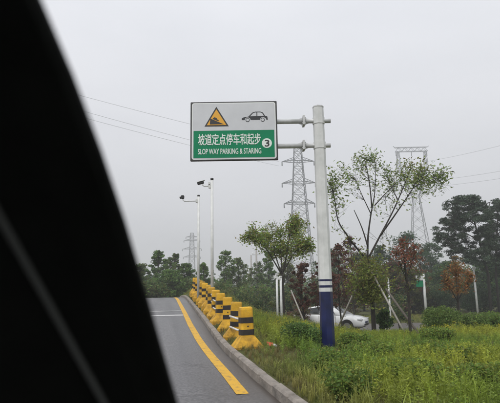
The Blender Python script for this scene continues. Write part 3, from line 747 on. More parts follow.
# ------------------------------------------------------------------ tree stakes (props)
def stake(a, b, d, d2, m, label):
    p, q = P(a[0], a[1], d), P(b[0], b[1], d2)
    g = GZ(q.x, q.y); q.z = min(q.z, g + .25)
    dirv = (q - p); q = p + dirv * (1 + .1)
    q.z = min(q.z, g - .02)
    o = MB().tube([p - q, Vector((0, 0, 0))], [.03, .036], 7).build('tree_stake', M[m], None, q)
    tag(o, label, 'tree stake', 'wooden props for young trees')
stake((291, 290), (307, 310), 22.0, 21.3, 'stake', 'pale leaning prop just left of the sign pole')
stake((358, 283), (335, 312), 17.5, 18.6, 'stake', 'pale prop leaning up to the right, just right of the sign pole')
stake((369, 267), (403, 330), 16.8, 15.4, 'stake', 'long pale prop leaning on the nearly bare tree')
stake((386, 289), (417, 329), 15.2, 13.6, 'darkstake', 'dark brown prop leaning beside the slim red tree')

# ------------------------------------------------------------------ white posts and far poles
def post(px, topy, d, label, r=.045, cap=True, hpy=None):
    top = P(px, topy, d); g = GZ(top.x, d); root = empty('white_post', (top.x, d, g)); tag(root, label, 'post', 'short white posts')
    H = top.z - g
    MB().tube([(0, 0, -.15), (0, 0, H - .04)], r, 10).build('shaft', M['white_steel'], root)
    MB().tube([(0, 0, H - .04), (0, 0, H)], [r * 1.5, r * 1.3], 10).build('cap', M['white_steel'], root)
    MB().box((-r * 1.4, -.02, H - .1), (.1, .12, .12), bev=.01).build('sensor_box', M['white_steel'], root)
post(276.6, 274.5, 20.5, 'left of the two white posts in front of the green tree')
post(280.6, 276, 21.2, 'right of the two white posts, against the dark trunk', .05)
post(388, 277.5, 24, 'lone white post behind the long pale prop', .04)

# far sign like the near one
d = 47; tp = P(423.2, 274, d); g = GZ(tp.x, d); H = tp.z - g
fs_ = empty('road_sign', (tp.x, d, g), R(28)); tag(fs_, 'small distant green and white sign on a white pole among the trees', 'road sign')
MB().tube([(0, 0, -.2), (0, 0, H)], [.14, .12], 8).build('pole', M['white_steel'], fs_)
for z in (H - .2, H - .7): MB().tube([(-1.1, 0, z), (.22, 0, z)], .045, 8).build('arm', M['white_steel'], fs_)
pn = MB().box((-.72, -.1, H - .68), (.98, .06, 1.12), bev=.01).build('panel', M['signedge'], fs_)
MB().box((-.72, -.14, H - .38), (.92, .02, .44)).build('grey_field', M['signline'], pn)
MB().box((-.72, -.14, H - .92), (.92, .02, .56)).build('green_field', M['signgreen'], pn)
# far camera pole on the right
d = 46; tp = P(473.6, 269, d); g = GZ(tp.x, d); H = tp.z - g
cp = empty('camera_pole', (tp.x, d, g)); tag(cp, 'distant white camera pole right of the orange tree', 'camera pole', 'surveillance camera poles')
MB().tube([(0, 0, -.2), (0, 0, H)], [.10, .085], 10).build('pole', M['white_steel'], cp)
MB().tube([(0, 0, H - .3), (-.4, 0, H - .3), (-.5, 0, H - .2)], .04, 6).build('arm', M['white_steel'], cp)
MB().box((-.5, -.02, H - .12), (.34, .2, .18), bev=.03).build('camera_body', M['white_steel'], cp)
MB().box((.02, -.02, H + .1), (.3, .22, .2), bev=.03).build('camera_body', M['white_steel'], cp)

# ------------------------------------------------------------------ parked white cars
def car_meshes():
    # stations: x, z_bottom, z_belt, half width, (front is +x), length 4.5
    st = [(-2.25, .42, .78, .66), (-2.18, .30, .94, .78), (-1.9, .26, 1.00, .86), (-1.2, .22, .99, .90), (-.2, .20, .95, .90), (.6, .20, .93, .90), (1.1, .22, .91, .89), (1.7, .24, .84, .86), (2.1, .28, .74, .78), (2.22, .36, .62, .66)]
    body = MB(); vs = []; m = 10
    for x, zb, zt, w in st:
        h = zt - zb
        vs += [(x, -w * .9, zb), (x, -w, zb + h * .25), (x, -w, zb + h * .6), (x, -w * .96, zb + h * .9), (x, -w * .86, zt), (x, w * .86, zt), (x, w * .96, zb + h * .9), (x, w, zb + h * .6), (x, w, zb + h * .25), (x, w * .9, zb)]
    fs = [(i * m + k, i * m + (k + 1) % m, i * m + m + (k + 1) % m, i * m + m + k) for i in range(len(st) - 1) for k in range(m)]
    fs += [tuple(range(m - 1, -1, -1)), tuple((len(st) - 1) * m + k for k in range(m))]
    body.add(vs, fs, smooth=True)
    bme = fixn(body.mesh('body', M['carpaint']))
    roof = MB(); rs = [(-1.75, .99, 1.0, .74), (-1.15, .98, 1.33, .60), (-.6, .97, 1.45, .58), (.0, .95, 1.46, .58), (.45, .94, 1.38, .60), (1.25, .90, .92, .74)]
    vs = []
    for x, zb, zt, w in rs:
        vs += [(x, -.80, zb - .02), (x, -w - (.80 - w) * .12, zt - (zt - zb) * .12), (x, -w * .85, zt), (x, w * .85, zt), (x, w + (.80 - w) * .12, zt - (zt - zb) * .12), (x, .80, zb - .02)]
    fs = [(i * 6 + k, i * 6 + (k + 1) % 6, i * 6 + 6 + (k + 1) % 6, i * 6 + 6 + k) for i in range(len(rs) - 1) for k in range(6)] + [(5, 4, 3, 2, 1, 0), tuple(30 + k for k in range(6))]
    roof.add(vs, fs, smooth=True); rme = fixn(roof.mesh('roof', M['carpaint']))
    def side(xz, s):
        # window on the sloping side between belt and roof
        pts = []
        for x, z in xz:
            zb = np.interp(x, [q[0] for q in rs], [q[1] for q in rs]); zt = np.interp(x, [q[0] for q in rs], [q[2] for q in rs]); w_ = np.interp(x, [q[0] for q in rs], [q[3] for q in rs])
            f = (z - zb + .02) / max(.05, (zt - zb) * .88 + .02); y = .80 + (w_ + (.80 - w_) * .12 - .80) * f
            pts.append(Vector((x, s * (y + .012), z)))
        mb = MB(); n = len(pts); b = [p - Vector((0, s * .03, 0)) for p in pts]
        mb.add(pts + b, [tuple(range(n)), tuple(range(2 * n - 1, n - 1, -1))] + [(i, i + n, (i + 1) % n + n, (i + 1) % n) for i in range(n)])
        return fixn(mb.mesh('side_window', M['glass']))
    fr = [(-.30, 1.00), (.62, .985), (.38, 1.30), (.0, 1.385), (-.28, 1.385)]
    re = [(-.38, 1.0), (-.36, 1.385), (-.62, 1.37), (-1.08, 1.27), (-1.42, 1.03)]
    win = [side(fr, -1), side(re, -1), side(fr, 1), side(re, 1)]
    def screen(x0, z0, x1, z1, w0, w1):
        mb = MB(); o = Vector((0, 0, 0)); nn = Vector((z0 - z1, 0, x1 - x0)); nn = nn.normalized() if nn.z > 0 else -nn.normalized()
        a = [Vector((x0, -w0, z0)), Vector((x0, w0, z0)), Vector((x1, w1, z1)), Vector((x1, -w1, z1))]
        mb.add([p + nn * .015 for p in a] + [p - nn * .02 for p in a], [(0, 1, 2, 3), (7, 6, 5, 4)] + [(i, i + 4, (i + 1) % 4 + 4, (i + 1) % 4) for i in range(4)])
        return fixn(mb.mesh('screen', M['glass']))
    ws = screen(1.17, .955, .50, 1.36, .60, .48); rw = screen(-1.68, 1.035, -1.2, 1.30, .58, .48)
    ty = MB().tube([(0, -.1, 0), (0, .1, 0)], .315, 24); rim = MB().tube([(0, -.108, 0), (0, .108, 0)], .21, 16)
    arch = MB().tube([(0, -.02, 0), (0, .1, 0)], .37, 24)
    return dict(body=bme, roof=rme, win=win, ws=ws, rw=rw, ty=ty.mesh('tyre', M['tyre']), rim=rim.mesh('rim', M['rim']), arch=arch.mesh('wheel_arch', M['black']))
CMS = car_meshes()
def make_car(px, d, rz, label):
    p = P(px, 320, d); g = GZ(p.x, d)
    c = empty('parked_car', (p.x, d, g + .012), rz); tag(c, label, 'car'); c.scale = (1.04, 1.02, 1.03)
    place('body', CMS['body'], c); r_ = place('roof', CMS['roof'], c)
    for m_ in CMS['win']: place('side_window', m_, r_)
    place('windscreen', CMS['ws'], r_); place('rear_window', CMS['rw'], r_)
    for x in (-1.35, 1.33):
        for s in (-1, 1):
            w_ = empty('wheel', (x, s * .80, .315)); w_.parent = c
            place('tyre', CMS['ty'], w_); place('rim', CMS['rim'], w_)
            place('wheel_arch', CMS['arch'], c, (x, s * .84 - .04, .34))
    for s in (-1, 1):
        MB().box((2.03, s * .67, .69), (.30, .26, .13), bev=.04).build('headlight', M['lens'], c)
        MB().box((-2.13, s * .70, .84), (.18, .22, .16), bev=.03).build('tail_light', M['red'], c)
        MB().box((.55, s * .98, .98), (.12, .2, .13), bev=.03).build('mirror', M['carpaint'], c)
        for x in (.52, -.45): MB().box((x - .6, s * .895, .80), (.2, .03, .035), bev=.01).build('door_handle', M['carpaint'], c)
        for x in (.66, -.34, -1.2): MB().box((x, s * .893, .62), (.014, .02, .56)).build('door_gap', M['black'], c)
    MB().box((2.23, 0, .53), (.03, .46, .1), bev=.005).build('number_plate', M['blue'], c)
    MB().box((2.2, 0, .40), (.08, .9, .10), bev=.02).build('grille', M['black'], c)
    MB().box((0, 0, .24), (3.9, 1.68, .08)).build('sill', M['black'], c)
    return c
# a flat asphalt apron under the cars
def apron():
    vs = []; fs = []; nx, ny = 24, 8
    for i in range(nx + 1):
        for j in range(ny + 1):
            x = 1 + 34 * i / nx; y = 28.3 + 7.5 * j / ny; vs.append((x, y, GZ(x, y) + .01))
    for i in range(nx):
        for j in range(ny):
            a = i * (ny + 1) + j; fs.append((a, a + ny + 1, a + ny + 2, a + 1))
    o = MB().add(vs, fs).build('parking_lane', M['asphalt']); tag(o, kind='structure')
apron()
make_car(329.5, 30.8, R(-28), 'white sedan parked beyond the verge, partly hidden by the blue pole base')

# ------------------------------------------------------------------ clipped shrubs and bushes
SH_ = 'shrubs in the meadow'
CLIP = [(.09, .14, .036), (.12, .17, .042), (.07, .11, .03)]
shrub('clipped_shrub', 'large rounded green shrub left of the orange tree', 435, 306, 16.4, 56, CLIP, 31, SH_, .065, 8500)
shrub('clipped_shrub', 'rounded green shrub right of the orange tree', 472, 306.5, 17.6, 38, CLIP, 32, SH_, .07, 3400)
shrub('clipped_shrub', 'yellowish shrub at the right edge below the pines', 493, 306.5, 18.2, 32, LGREEN, 33, SH_, .07, 3000)
shrub('dark_shrub', 'dark bushy shrub beside the trunk of the nearly bare tree', 384, 304, 17.8, 17, DARK + GREEN, 34, SH_, .08, 2200)
shrub('leafy_shrub', 'low lush dark green shrub left of the pole base', 300, 324, 9.9, 52, [(.07, .125, .032), (.095, .15, .038), (.06, .10, .03)], 35, SH_, .05, 8000)
shrub('dark_shrub', 'dark shrub behind the left white post', 258, 285, 32, 26, DARK + OLIVE, 36, SH_, .13, 2000)
shrub('dark_shrub', 'dark shrub just above the middle bollards', 240, 284, 33, 30, DARK + OLIVE, 37, SH_, .13, 2000)
shrub('dark_shrub', 'low olive shrub behind the camera poles', 222, 281, 34, 26, OLIVE, 38, SH_, .13, 1800)
shrub('dark_shrub', 'brownish shrub between green tree and sign pole', 297, 286, 30, 28, OLIVE + MAROON, 39, SH_, .12, 2000)
shrub('dark_shrub', 'dark low shrub left of the parked cars', 273, 293, 28, 18, OLIVE, 40, SH_, .12, 1400)
shrub('dark_shrub', 'low dark shrub behind the small distant sign', 436, 288, 52, 34, DARK, 41, SH_, .18, 2200)
shrub('dark_shrub', 'tall dark shrub between orange tree and distant camera pole', 468, 284, 50, 26, DARK, 42, SH_, .18, 2000)
shrub('dark_shrub', 'olive brown shrub left of the lone white post', 378, 284, 30, 22, OLIVE, 43, SH_, .12, 1500)
shrub('dark_shrub', 'dark shrub right of the lone white post', 397, 286, 31, 24, OLIVE + DARK, 44, SH_, .12, 1700)

WEED = [(.10, .16, .032), (.135, .19, .036), (.085, .13, .03), (.17, .19, .04)]
for i, (px, ty, dd, wp, lab) in enumerate([(352, 338, 9.6, 40, 'low leafy weed clump just right of the pole base'), (372, 349, 8.2, 60, 'broad low weed clump in the middle of the meadow'), (423, 344, 8.8, 64, 'wide green weed clump right of the slim red tree'),
        (338, 362, 7.2, 62, 'green weed clump in front of the pole'), (458, 352, 7.8, 60, 'weed clump below the orange tree'), (405, 368, 6.4, 84, 'large weed clump at the bottom middle of the meadow'),
        (352, 386, 5.7, 74, 'nearest weed clump beside the kerb at the bottom edge'), (478, 372, 6.2, 70, 'weed clump in the bottom right corner'), (440, 331, 11.5, 40, 'low weed clump in front of the large rounded shrub')]):
    shrub('weed_clump', lab, px, ty, dd, wp, WEED if i % 3 else WEED + LGREEN, 140 + i, 'weed clumps in the meadow', .036 + .001 * dd, 4200, cat='weeds', stems=9)

# ------------------------------------------------------------------ background trees
G1 = 'trees behind the crest and bollards'; G2 = 'dark red trees behind the sign pole'; G3 = 'dark trees at the back on the right'
for a in [('bushy_tree', 'grey-green tree tight against the dark pillar at the crest', 141, 264, 52, 26, GREEN + OLIVE, 51),
          ('bushy_tree', 'taller bushy green tree at the left of the crest', 160, 251, 50, 24, GREEN, 52),
          ('bushy_tree', 'green tree with a thin top just left of the small pylon', 174, 254, 53, 22, GREEN + OLIVE, 53),
          ('bushy_tree', 'low round green bush at the end of the road', 170, 270, 44, 34, GREEN, 54),
          ('bushy_tree', 'small green tree under the small pylon', 186, 264, 50, 20, GREEN, 55),
          ('bushy_tree', 'green tree between the two tall camera poles', 205, 263, 52, 20, GREEN + LGREEN, 56),
          ('bushy_tree', 'green tree right of the taller camera pole', 226, 251, 55, 26, GREEN + LGREEN, 57),
          ('bushy_tree', 'green tree left of the far concrete pole', 240, 258, 58, 24, GREEN + OLIVE, 58),
          ('bushy_tree', 'olive tree behind the far concrete pole', 258, 262, 62, 26, OLIVE + GREEN, 59),
          ('bushy_tree', 'upright green tree behind the white posts', 269, 252, 58, 22, GREEN, 60),
          ('bushy_tree', 'olive tree behind the trunk of the green tree', 287, 262, 54, 28, OLIVE, 61)]:
    tree(*a, group=G1, leaf=.22, nclump=95, lpc=52, trunk_r=.11, cfrom=.12, bark='bark')
for a in [('maroon_tree', 'dark red tree left of the sign pole', 302, 262, 26, 26, MAROON, 71),
          ('maroon_tree', 'dark red tree just right of the sign pole', 339, 244, 27, 32, MAROON, 72),
          ('maroon_tree', 'dark red tree under the left limb of the nearly bare tree', 352, 236, 31, 30, MAROON, 73),
          ('maroon_tree', 'dark red low tree straight behind the sign pole', 322, 262, 25, 28, MAROON, 74)]:
    tree(*a, group=G2, leaf=.12, nclump=60, lpc=48, trunk_r=.06, cfrom=.40, bark='darkbark')
for a in [('dark_tree', 'broad dark green tree behind the slim red tree', 405, 233, 66, 52, DARK, 81),
          ('dark_tree', 'dark green tree behind the small distant sign', 428, 243, 70, 40, DARK, 82),
          ('dark_tree', 'dark green tree at the left of the back row', 382, 246, 68, 36, DARK, 83),
          ('dark_tree', 'low dark green tree under the left pine', 446, 262, 60, 46, DARK + GREEN, 84),
          ('dark_tree', 'low green tree under the right pine', 480, 262, 58, 50, DARK + GREEN, 85),
          ('dark_tree', 'dark green tree cut by the right picture edge', 503, 258, 56, 44, DARK, 86),
          ('dark_tree', 'dark tree behind the sign pole and red trees', 330, 250, 64, 46, DARK + GREEN, 87),
          ('dark_tree', 'olive tree in the back row behind the fork of the bare tree', 361, 254, 62, 36, OLIVE + DARK, 88),
          ('dark_tree', 'low reddish brown tree in front of the back row', 393, 262, 50, 34, OLIVE + MAROON, 89),
          ('dark_tree', 'low brown-green tree left of the small distant sign', 410, 270, 52, 34, OLIVE, 90)]:
    tree(*a, group=G3, leaf=.27, nclump=105, lpc=66, trunk_r=.16, cfrom=.1, bark='darkbark')
for i, (px, ty, dd, wp, cc, wh) in enumerate([(318, 268, 50, 44, DARK + OLIVE, 'dark undergrowth bush behind the parked cars'), (352, 270, 51, 44, OLIVE + MAROON, 'brown-green undergrowth bush right of the parked cars'),
        (384, 272, 50, 42, DARK + OLIVE, 'dark undergrowth bush behind the lone white post'), (416, 279, 54, 42, DARK + OLIVE, 'undergrowth bush behind the small distant sign'),
        (446, 277, 54, 42, DARK + OLIVE, 'undergrowth bush behind the orange tree'), (474, 279, 55, 40, DARK, 'undergrowth bush behind the distant camera pole'), (498, 276, 53, 36, DARK + GREEN, 'undergrowth bush at the right edge below the second pine'),
        (288, 276, 46, 40, OLIVE + DARK, 'olive undergrowth bush left of the sign pole'), (252, 276, 47, 40, GREEN + OLIVE, 'low green undergrowth bush behind the utility poles'), (222, 274, 48, 36, GREEN + OLIVE, 'low green undergrowth bush by the taller camera pole'),
        (192, 276, 46, 34, GREEN + OLIVE, 'low green undergrowth bush behind the farthest bollards'), (150, 278, 42, 34, OLIVE + GREEN, 'low olive undergrowth bush at the end of the road')]):
    shrub('undergrowth_bush', wh, px, ty, dd, wp, cc, 120 + i, 'undergrowth along the back', .24, 3600)
tree('orange_tree', 'orange-topped tree behind the small orange tree', 456, 256, 40, 22, ORANGE + OLIVE, 91, None, .14, 34, 40, .05, .35, 'darkbark')
tree('orange_tree', 'rusty brown thin tree behind the slim red tree', 421, 245, 49, 20, [(.13, .07, .035), (.10, .075, .035)], 92, None, .17, 34, 40, .05, .3, 'darkbark')

def pine(label, px, d, limbs, env, npad, seed, gap):
    """open pine: limbs, then many small flat pads of needles inside an uneven outline (photo rows -> left and right column)"""
    r = np.random.default_rng(seed); b = P(px, 286, d); g = GZ(b.x, d); O = Vector((b.x, d, g))
    root = empty('pine_tree', O); tag(root, label, 'pine tree', 'tall pines on the right')
    tips = []
    for k, (pl, r0, r1, dz) in enumerate(limbs):
        pts = [P(x, y, d + dz * i / (len(pl) - 1)) - O for i, (x, y) in enumerate(pl)]
        if k == 0: pts.insert(0, Vector((pts[0].x * .6, 0, -.3)))
        MB().tube(pts, list(np.linspace(r0, r1, len(pts))), 8).build('trunk' if k == 0 else 'limb', M['darkbark'], root); tips += pts[2:] if k == 0 else pts[1:]
    cl = []; br = MB(); rows = [e[0] for e in env]
    for i in range(npad):
        y = rows[0] + (rows[-1] - rows[0]) * r.random(); x0 = np.interp(y, rows, [e[1] for e in env]); x1 = np.interp(y, rows, [e[2] for e in env])
        x = x0 + (x1 - x0) * r.random()
        if math.sin(x * .33 + gap) * math.sin(y * .42 + gap * 2) > .75: continue
        c = P(x, y, d + r.normal() * 1.7) - O
        s_ = r.uniform(3.0, 6.0) / FPX * d; cl.append((np.array(c), (s_, s_, s_ * r.uniform(.35, .6)), int(s_ * s_ * 420)))
        t = min(tips, key=lambda t: (t - c).length); br.tube([t, t.lerp(c, .5) + Vector((0, 0, -.1)), c], [.022, .015, .006], 4, cap=False)
    br.build('branches', M['darkbark'], root)
    p = clump_leaves(cl, r); n = len(p); cc = pick(PINE, n, r); off = 0
    for c, rad, k in cl: cc[off:off + k] *= r.uniform(.7, 1.35); off += k
    quads('crown', leafquads(p, .26 * r.uniform(.6, 1.3, n), .075, r=r), cc, M['needle'], root)
pine('tall umbrella-shaped dark pine with flat tiers of needles', 487, 46,
     [([(488, 274), (484, 258), (479, 240), (474, 220), (471, 204)], .15, .05, 0), ([(478, 240), (464, 232), (450, 226), (438, 232)], .05, .02, -1.5),
      ([(475, 225), (462, 214), (450, 204)], .05, .02, 1.5), ([(474, 214), (484, 206), (490, 202)], .04, .02, -1), ([(480, 246), (490, 238), (497, 232)], .05, .02, -1), ([(482, 254), (466, 248), (450, 244)], .04, .02, 1)],
     [(196, 458, 474), (200, 446, 482), (208, 444, 490), (214, 448, 492), (222, 438, 492), (228, 430, 494), (238, 431, 496), (246, 444, 496), (256, 450, 494), (264, 452, 496)], 340, 101, .4)
pine('second dark pine with straight trunk at the right picture edge', 496, 49,
     [([(496, 276), (496, 255), (497, 235), (498, 212)], .13, .05, 0), ([(497, 235), (505, 226), (514, 222)], .05, .02, -1), ([(496, 246), (488, 240), (482, 236)], .04, .02, 1), ([(497, 222), (506, 212), (512, 206)], .04, .02, 1)],
     [(200, 494, 508), (208, 488, 516), (220, 486, 522), (235, 484, 524), (248, 486, 522), (258, 484, 518), (266, 486, 518)], 220, 102, 1.7)

# a far wood that reads as one mass
def far_wood():
    r = np.random.default_rng(5); cl = []
    for i in range(420):
        y = r.uniform(110, 230); x = r.uniform(-.62, .75) * y; h = r.uniform(3.0, 7.5); g = GZ(x, y); s = r.uniform(1.6, 3.0)
        for q in range(3): cl.append(((x + r.normal() * s * .5, y, g + h * (.3 + .27 * q)), (s * (1.1 - .2 * q), s * (1.1 - .2 * q), h * .28), 34))
    p = clump_leaves(cl, r); n = len(p); cc = pick(GREEN + OLIVE + DARK, n, r, .15)
    o = quads('far_wood', leafquads(p, .8 * r.uniform(.6, 1.4, n), .55, r=r), cc, M['leaf']); tag(o, 'hazy far-off wood along the horizon', 'wood', kind='stuff')
far_wood()

# ------------------------------------------------------------------ pylons, cables, far pole
def lattice(mb, a, b, r): mb.tube([a, b], r, 4, cap=False, smooth=False)
def tower(label, px, topy, d, arms, bw0, bw1, leg_r, rot=0, top_arm=None):
    """lattice tower: arms = list of (photo row, half width in px)"""
    tp = P(px, topy, d); g = GZ(tp.x, d); H = tp.z - g; k = d / FPX
    root = empty('pylon', (tp.x, d, g), rot); tag(root, label, 'pylon', 'lattice power pylons')
    def hw(z): return (bw0 + (bw1 - bw0) * (z / H)) * k / 2 if z < H else bw1 * k / 2
    mb = MB(); cs = [(-1, -1), (1, -1), (1, 1), (-1, 1)]; n = 16
    zs = [H * (1 - (1 - i / n) ** 1.15) for i in range(n + 1)]
    for i in range(n):
        a, b = zs[i], zs[i + 1]
        for j in range(4):
            c0, c1 = cs[j], cs[(j + 1) % 4]
            A0 = Vector((c0[0] * hw(a), c0[1] * hw(a), a)); A1 = Vector((c1[0] * hw(a), c1[1] * hw(a), a))
            B0 = Vector((c0[0] * hw(b), c0[1] * hw(b), b)); B1 = Vector((c1[0] * hw(b), c1[1] * hw(b), b))
            lattice(mb, A0 - Vector((0, 0, .4 if i == 0 else 0)), B0, leg_r); lattice(mb, A0, B1, leg_r * .55); lattice(mb, A1, B0, leg_r * .55); lattice(mb, B0, B1, leg_r * .5)
    mb.build('tower_body', M['lattice'], root)
    ends = []
    for py, hpx in arms:
        z = P(px, py, d).z - g; hx = hpx * k; am = MB(); h = hw(z)
        for q in (-1, 1): lattice(am, Vector((-h, q * h, z)), Vector((h, q * h, z)), leg_r * .8)
        for s in (-1, 1):
            tip = Vector((s * hx, 0, z))
            for q in (-1, 1):
                lattice(am, Vector((s * h, q * h, z)), tip, leg_r * .8); lattice(am, Vector((s * h, q * h, z + hx * .2)), tip, leg_r * .7)
                for f in (.3, .6): lattice(am, Vector((s * h, q * h, z)).lerp(tip, f), Vector((s * h, q * h, z + hx * .2)).lerp(tip, f - .15), leg_r * .45)
            ends.append(root.matrix_basis @ tip)
        ar = am.build('cross_arm', M['lattice'], root)
        for s in (-1, 1): MB().tube([(s * hx, 0, z), (s * hx, 0, z - 1.6)], leg_r * 1.3, 6).build('insulator', M['lattice'], ar)
    return root, g
D1 = 175
py1, g1 = tower('large lattice pylon rising behind the sign panel', 297.5, 147, D1, [(161.5, 16.5), (183, 17), (203.5, 15.5)], 25, 7.0, .17, 0)
tower('small distant lattice pylon left of the camera poles', 192, 233, 400, [(237, 6), (240.5, 8), (249, 9.5), (257, 8.5)], 8, 3.0, .22)
# wine-glass tower
def glass_tower(px, d):
    tp = P(411, 148, d); g = GZ(tp.x, d); k = d / FPX
    root = empty('pylon', (tp.x, d, g)); tag(root, 'wine-glass shaped pylon with wide top beam behind the bare tree', 'pylon', 'lattice power pylons')
    def z_(py): return P(411, py, d).z - g
    def X(x): return (x - 411) * k
    hd = 1.1; zt, zbm, zw = z_(147.5), z_(151.5), z_(196)
    mb = MB(); n = 10; xw0, xw1, xb0, xb1 = X(409), X(415.5), X(401), X(426)
    for i in range(n):
        f0, f1 = i / n, (i + 1) / n
        pa = [Vector((xb0 + (xw0 - xb0) * f0, -2.6 + 2 * f0, zw * f0)), Vector((xb1 + (xw1 - xb1) * f0, -2.6 + 2 * f0, zw * f0)), Vector((xb1 + (xw1 - xb1) * f0, 2.6 - 2 * f0, zw * f0)), Vector((xb0 + (xw0 - xb0) * f0, 2.6 - 2 * f0, zw * f0))]
        pb = [Vector((xb0 + (xw0 - xb0) * f1, -2.6 + 2 * f1, zw * f1)), Vector((xb1 + (xw1 - xb1) * f1, -2.6 + 2 * f1, zw * f1)), Vector((xb1 + (xw1 - xb1) * f1, 2.6 - 2 * f1, zw * f1)), Vector((xb0 + (xw0 - xb0) * f1, 2.6 - 2 * f1, zw * f1))]
        if i == 0:
            for q in pa: q.z = -.4
        for j in range(4):
            lattice(mb, pa[j], pb[j], .13); lattice(mb, pa[j], pb[(j + 1) % 4], .06); lattice(mb, pa[(j + 1) % 4], pb[j], .06)
    mb.build('tower_body', M['lattice'], root)
    for s, xo, xw in ((-1, X(397.5), xw0), (1, X(424.5), xw1)):
        a = MB(); n = 6
        for q in (-.6, .6):
            for i in range(n):
                f0, f1 = i / n, (i + 1) / n
                def o_(f): return Vector((xw + (xo - xw) * min(1, f * 1.5) + s * .9 * math.sin(f * 2.6), q, zw + (zbm - zw) * f))
                def i_(f): return Vector((xw + (xo - xw) * min(1, f * 1.5) - s * .5 * math.sin(f * 2.6), q, zw + (zbm - zw) * f))
                lattice(a, o_(f0), o_(f1), .12); lattice(a, i_(f0), i_(f1), .1); lattice(a, o_(f0), i_(f1), .06); lattice(a, i_(f0), o_(f1), .06)
        a.build('fork_arm', M['lattice'], root)
    b = MB(); x0, x1 = X(394.5), X(427.5); m = 10
    for q in (-.6, .6):
        lattice(b, Vector((x0, q, zt)), Vector((x1, q, zt)), .12); lattice(b, Vector((x0, q, zbm)), Vector((x1, q, zbm)), .12)
        for i in range(m):
            a0, a1 = x0 + (x1 - x0) * i / m, x0 + (x1 - x0) * (i + 1) / m
            lattice(b, Vector((a0, q, zt if i % 2 else zbm)), Vector((a1, q, zbm if i % 2 else zt)), .07)
    for xx in (x0, x1): lattice(b, Vector((xx, 0, zt)), Vector((xx + (.8 if xx > 0 else -.8), 0, zt + .6)), .12)
    bm_ = b.build('top_beam', M['lattice'], root)
    for x in (x0 + .2, (x0 + x1) / 2, x1 - .2): MB().tube([(x, 0, zbm), (x, 0, zbm - 2)], .12, 6).build('insulator', M['lattice'], bm_)
glass_tower(411, 200)
def cable(a, b, sag, label, r=.05):
    pts = []
    for i in range(25):
        f = i / 24; p = a.lerp(b, f); pts.append(p - Vector((0, 0, 4 * sag * f * (1 - f))))
    o = MB().tube([p - pts[0] for p in pts], r, 4).build('power_cable', M['cable'], None, pts[0]); tag(o, label, 'power cable', 'overhead power cables')
# left span: from the big pylon's arms out past the left of the frame; right span: from the wine-glass pylon to the right
for (x, y), (x2, y2), nm in (((297, 149), (20, 79), 'uppermost overhead cable left of the sign'), ((279, 161.5), (20, 93), 'middle overhead cable left of the sign'), ((279, 166), (20, 100), 'lowest overhead cable left of the sign')):
    a = P(x, y, D1); b = P(x2, y2, 118); cable(a, b, .7, nm, .035)
for (x, y), (x2, y2), nm in (((427, 161.5), (560, 129), 'uppermost overhead cable on the right'), ((411, 183), (560, 160), 'middle overhead cable on the right'), ((397, 190), (560, 169), 'lowest overhead cable on the right')):
    a = P(x, y, 200); b = P(x2, y2, 150); cable(a, b, .8, nm, .04)
d = 62; tp = P(256.3, 250, d); g = GZ(tp.x, d); H = tp.z - g
up_ = empty('utility_pole', (tp.x, d, g)); tag(up_, 'thin grey concrete utility pole behind the bollards', 'utility pole', 'far concrete poles')
MB().tube([(0, 0, -.3), (0, 0, H)], [.17, .11], 8).build('pole', M['concrete'], up_)
MB().box((0, 0, H - .6), (1.1, .08, .1)).build('cross_arm', M['galv'], up_)
for x in (-.45, .45): MB().tube([(x, 0, H - .55), (x, 0, H - .3)], .05, 6).build('insulator', M['signline'], up_)
d = 70; tp = P(251, 255, d); g = GZ(tp.x, d); H = tp.z - g
up_ = empty('utility_pole', (tp.x, d, g)); tag(up_, 'shorter second grey pole just left of the thin utility pole', 'utility pole', 'far concrete poles')
MB().tube([(0, 0, -.3), (0, 0, H)], [.16, .1], 8).build('pole', M['concrete'], up_)

# ------------------------------------------------------------------ meadow plants
def proto_grass(r, nb=14, L=.3):
    Q = []
    for i in range(nb):
        an = r.random() * 6.28; lean = r.uniform(.1, .75); l = L * r.uniform(.6, 1.2); w_ = r.uniform(.004, .008)
        b = np.array([r.normal() * .03, r.normal() * .03, 0]); dr = np.array([math.cos(an), math.sin(an), 0]); sd_ = np.array([-dr[1], dr[0], 0]) * w_
        m = b + dr * l * lean * .3 + np.array([0, 0, l * .6]); t = b + dr * l * lean + np.array([0, 0, l * (1 - .35 * lean)])
        Q += [[b - sd_, b + sd_, m + sd_ * .8, m - sd_ * .8], [m - sd_ * .8, m + sd_ * .8, t + sd_ * .1, t - sd_ * .1]]
    return np.array(Q), np.ones((len(Q), 3))
def proto_feather(r, H=.34, nl=46):
    Q = []; an0 = r.random() * 6.28; bend = np.array([math.cos(an0), math.sin(an0), 0]) * r.uniform(.02, .1)
    for s in range(3):
        a = r.random() * 6.28; o = np.array([math.cos(a), math.sin(a), 0]); sd_ = np.array([-o[1], o[0], 0]) * .0035
        b = o * .01; t = o * r.uniform(.03, .1) + bend + np.array([0, 0, H * r.uniform(.7, 1.1)]); Q.append([b - sd_, b + sd_, t + sd_ * .4, t - sd_ * .4])
        for i in range(nl // 3):
            f = r.uniform(.15, 1); c = b + (t - b) * f; a2 = r.random() * 6.28; l = r.uniform(.035, .075) * (1.15 - .6 * f)
            d_ = np.array([math.cos(a2), math.sin(a2), r.uniform(.1, .8)]); d_ /= np.linalg.norm(d_); sd2 = np.cross(d_, r.normal(size=3)); sd2 = sd2 / np.linalg.norm(sd2) * l * r.uniform(.12, .2)
            Q.append([c, c + d_ * l * .5 + sd2, c + d_ * l, c + d_ * l * .5 - sd2])
    return np.array(Q), np.ones((len(Q), 3))
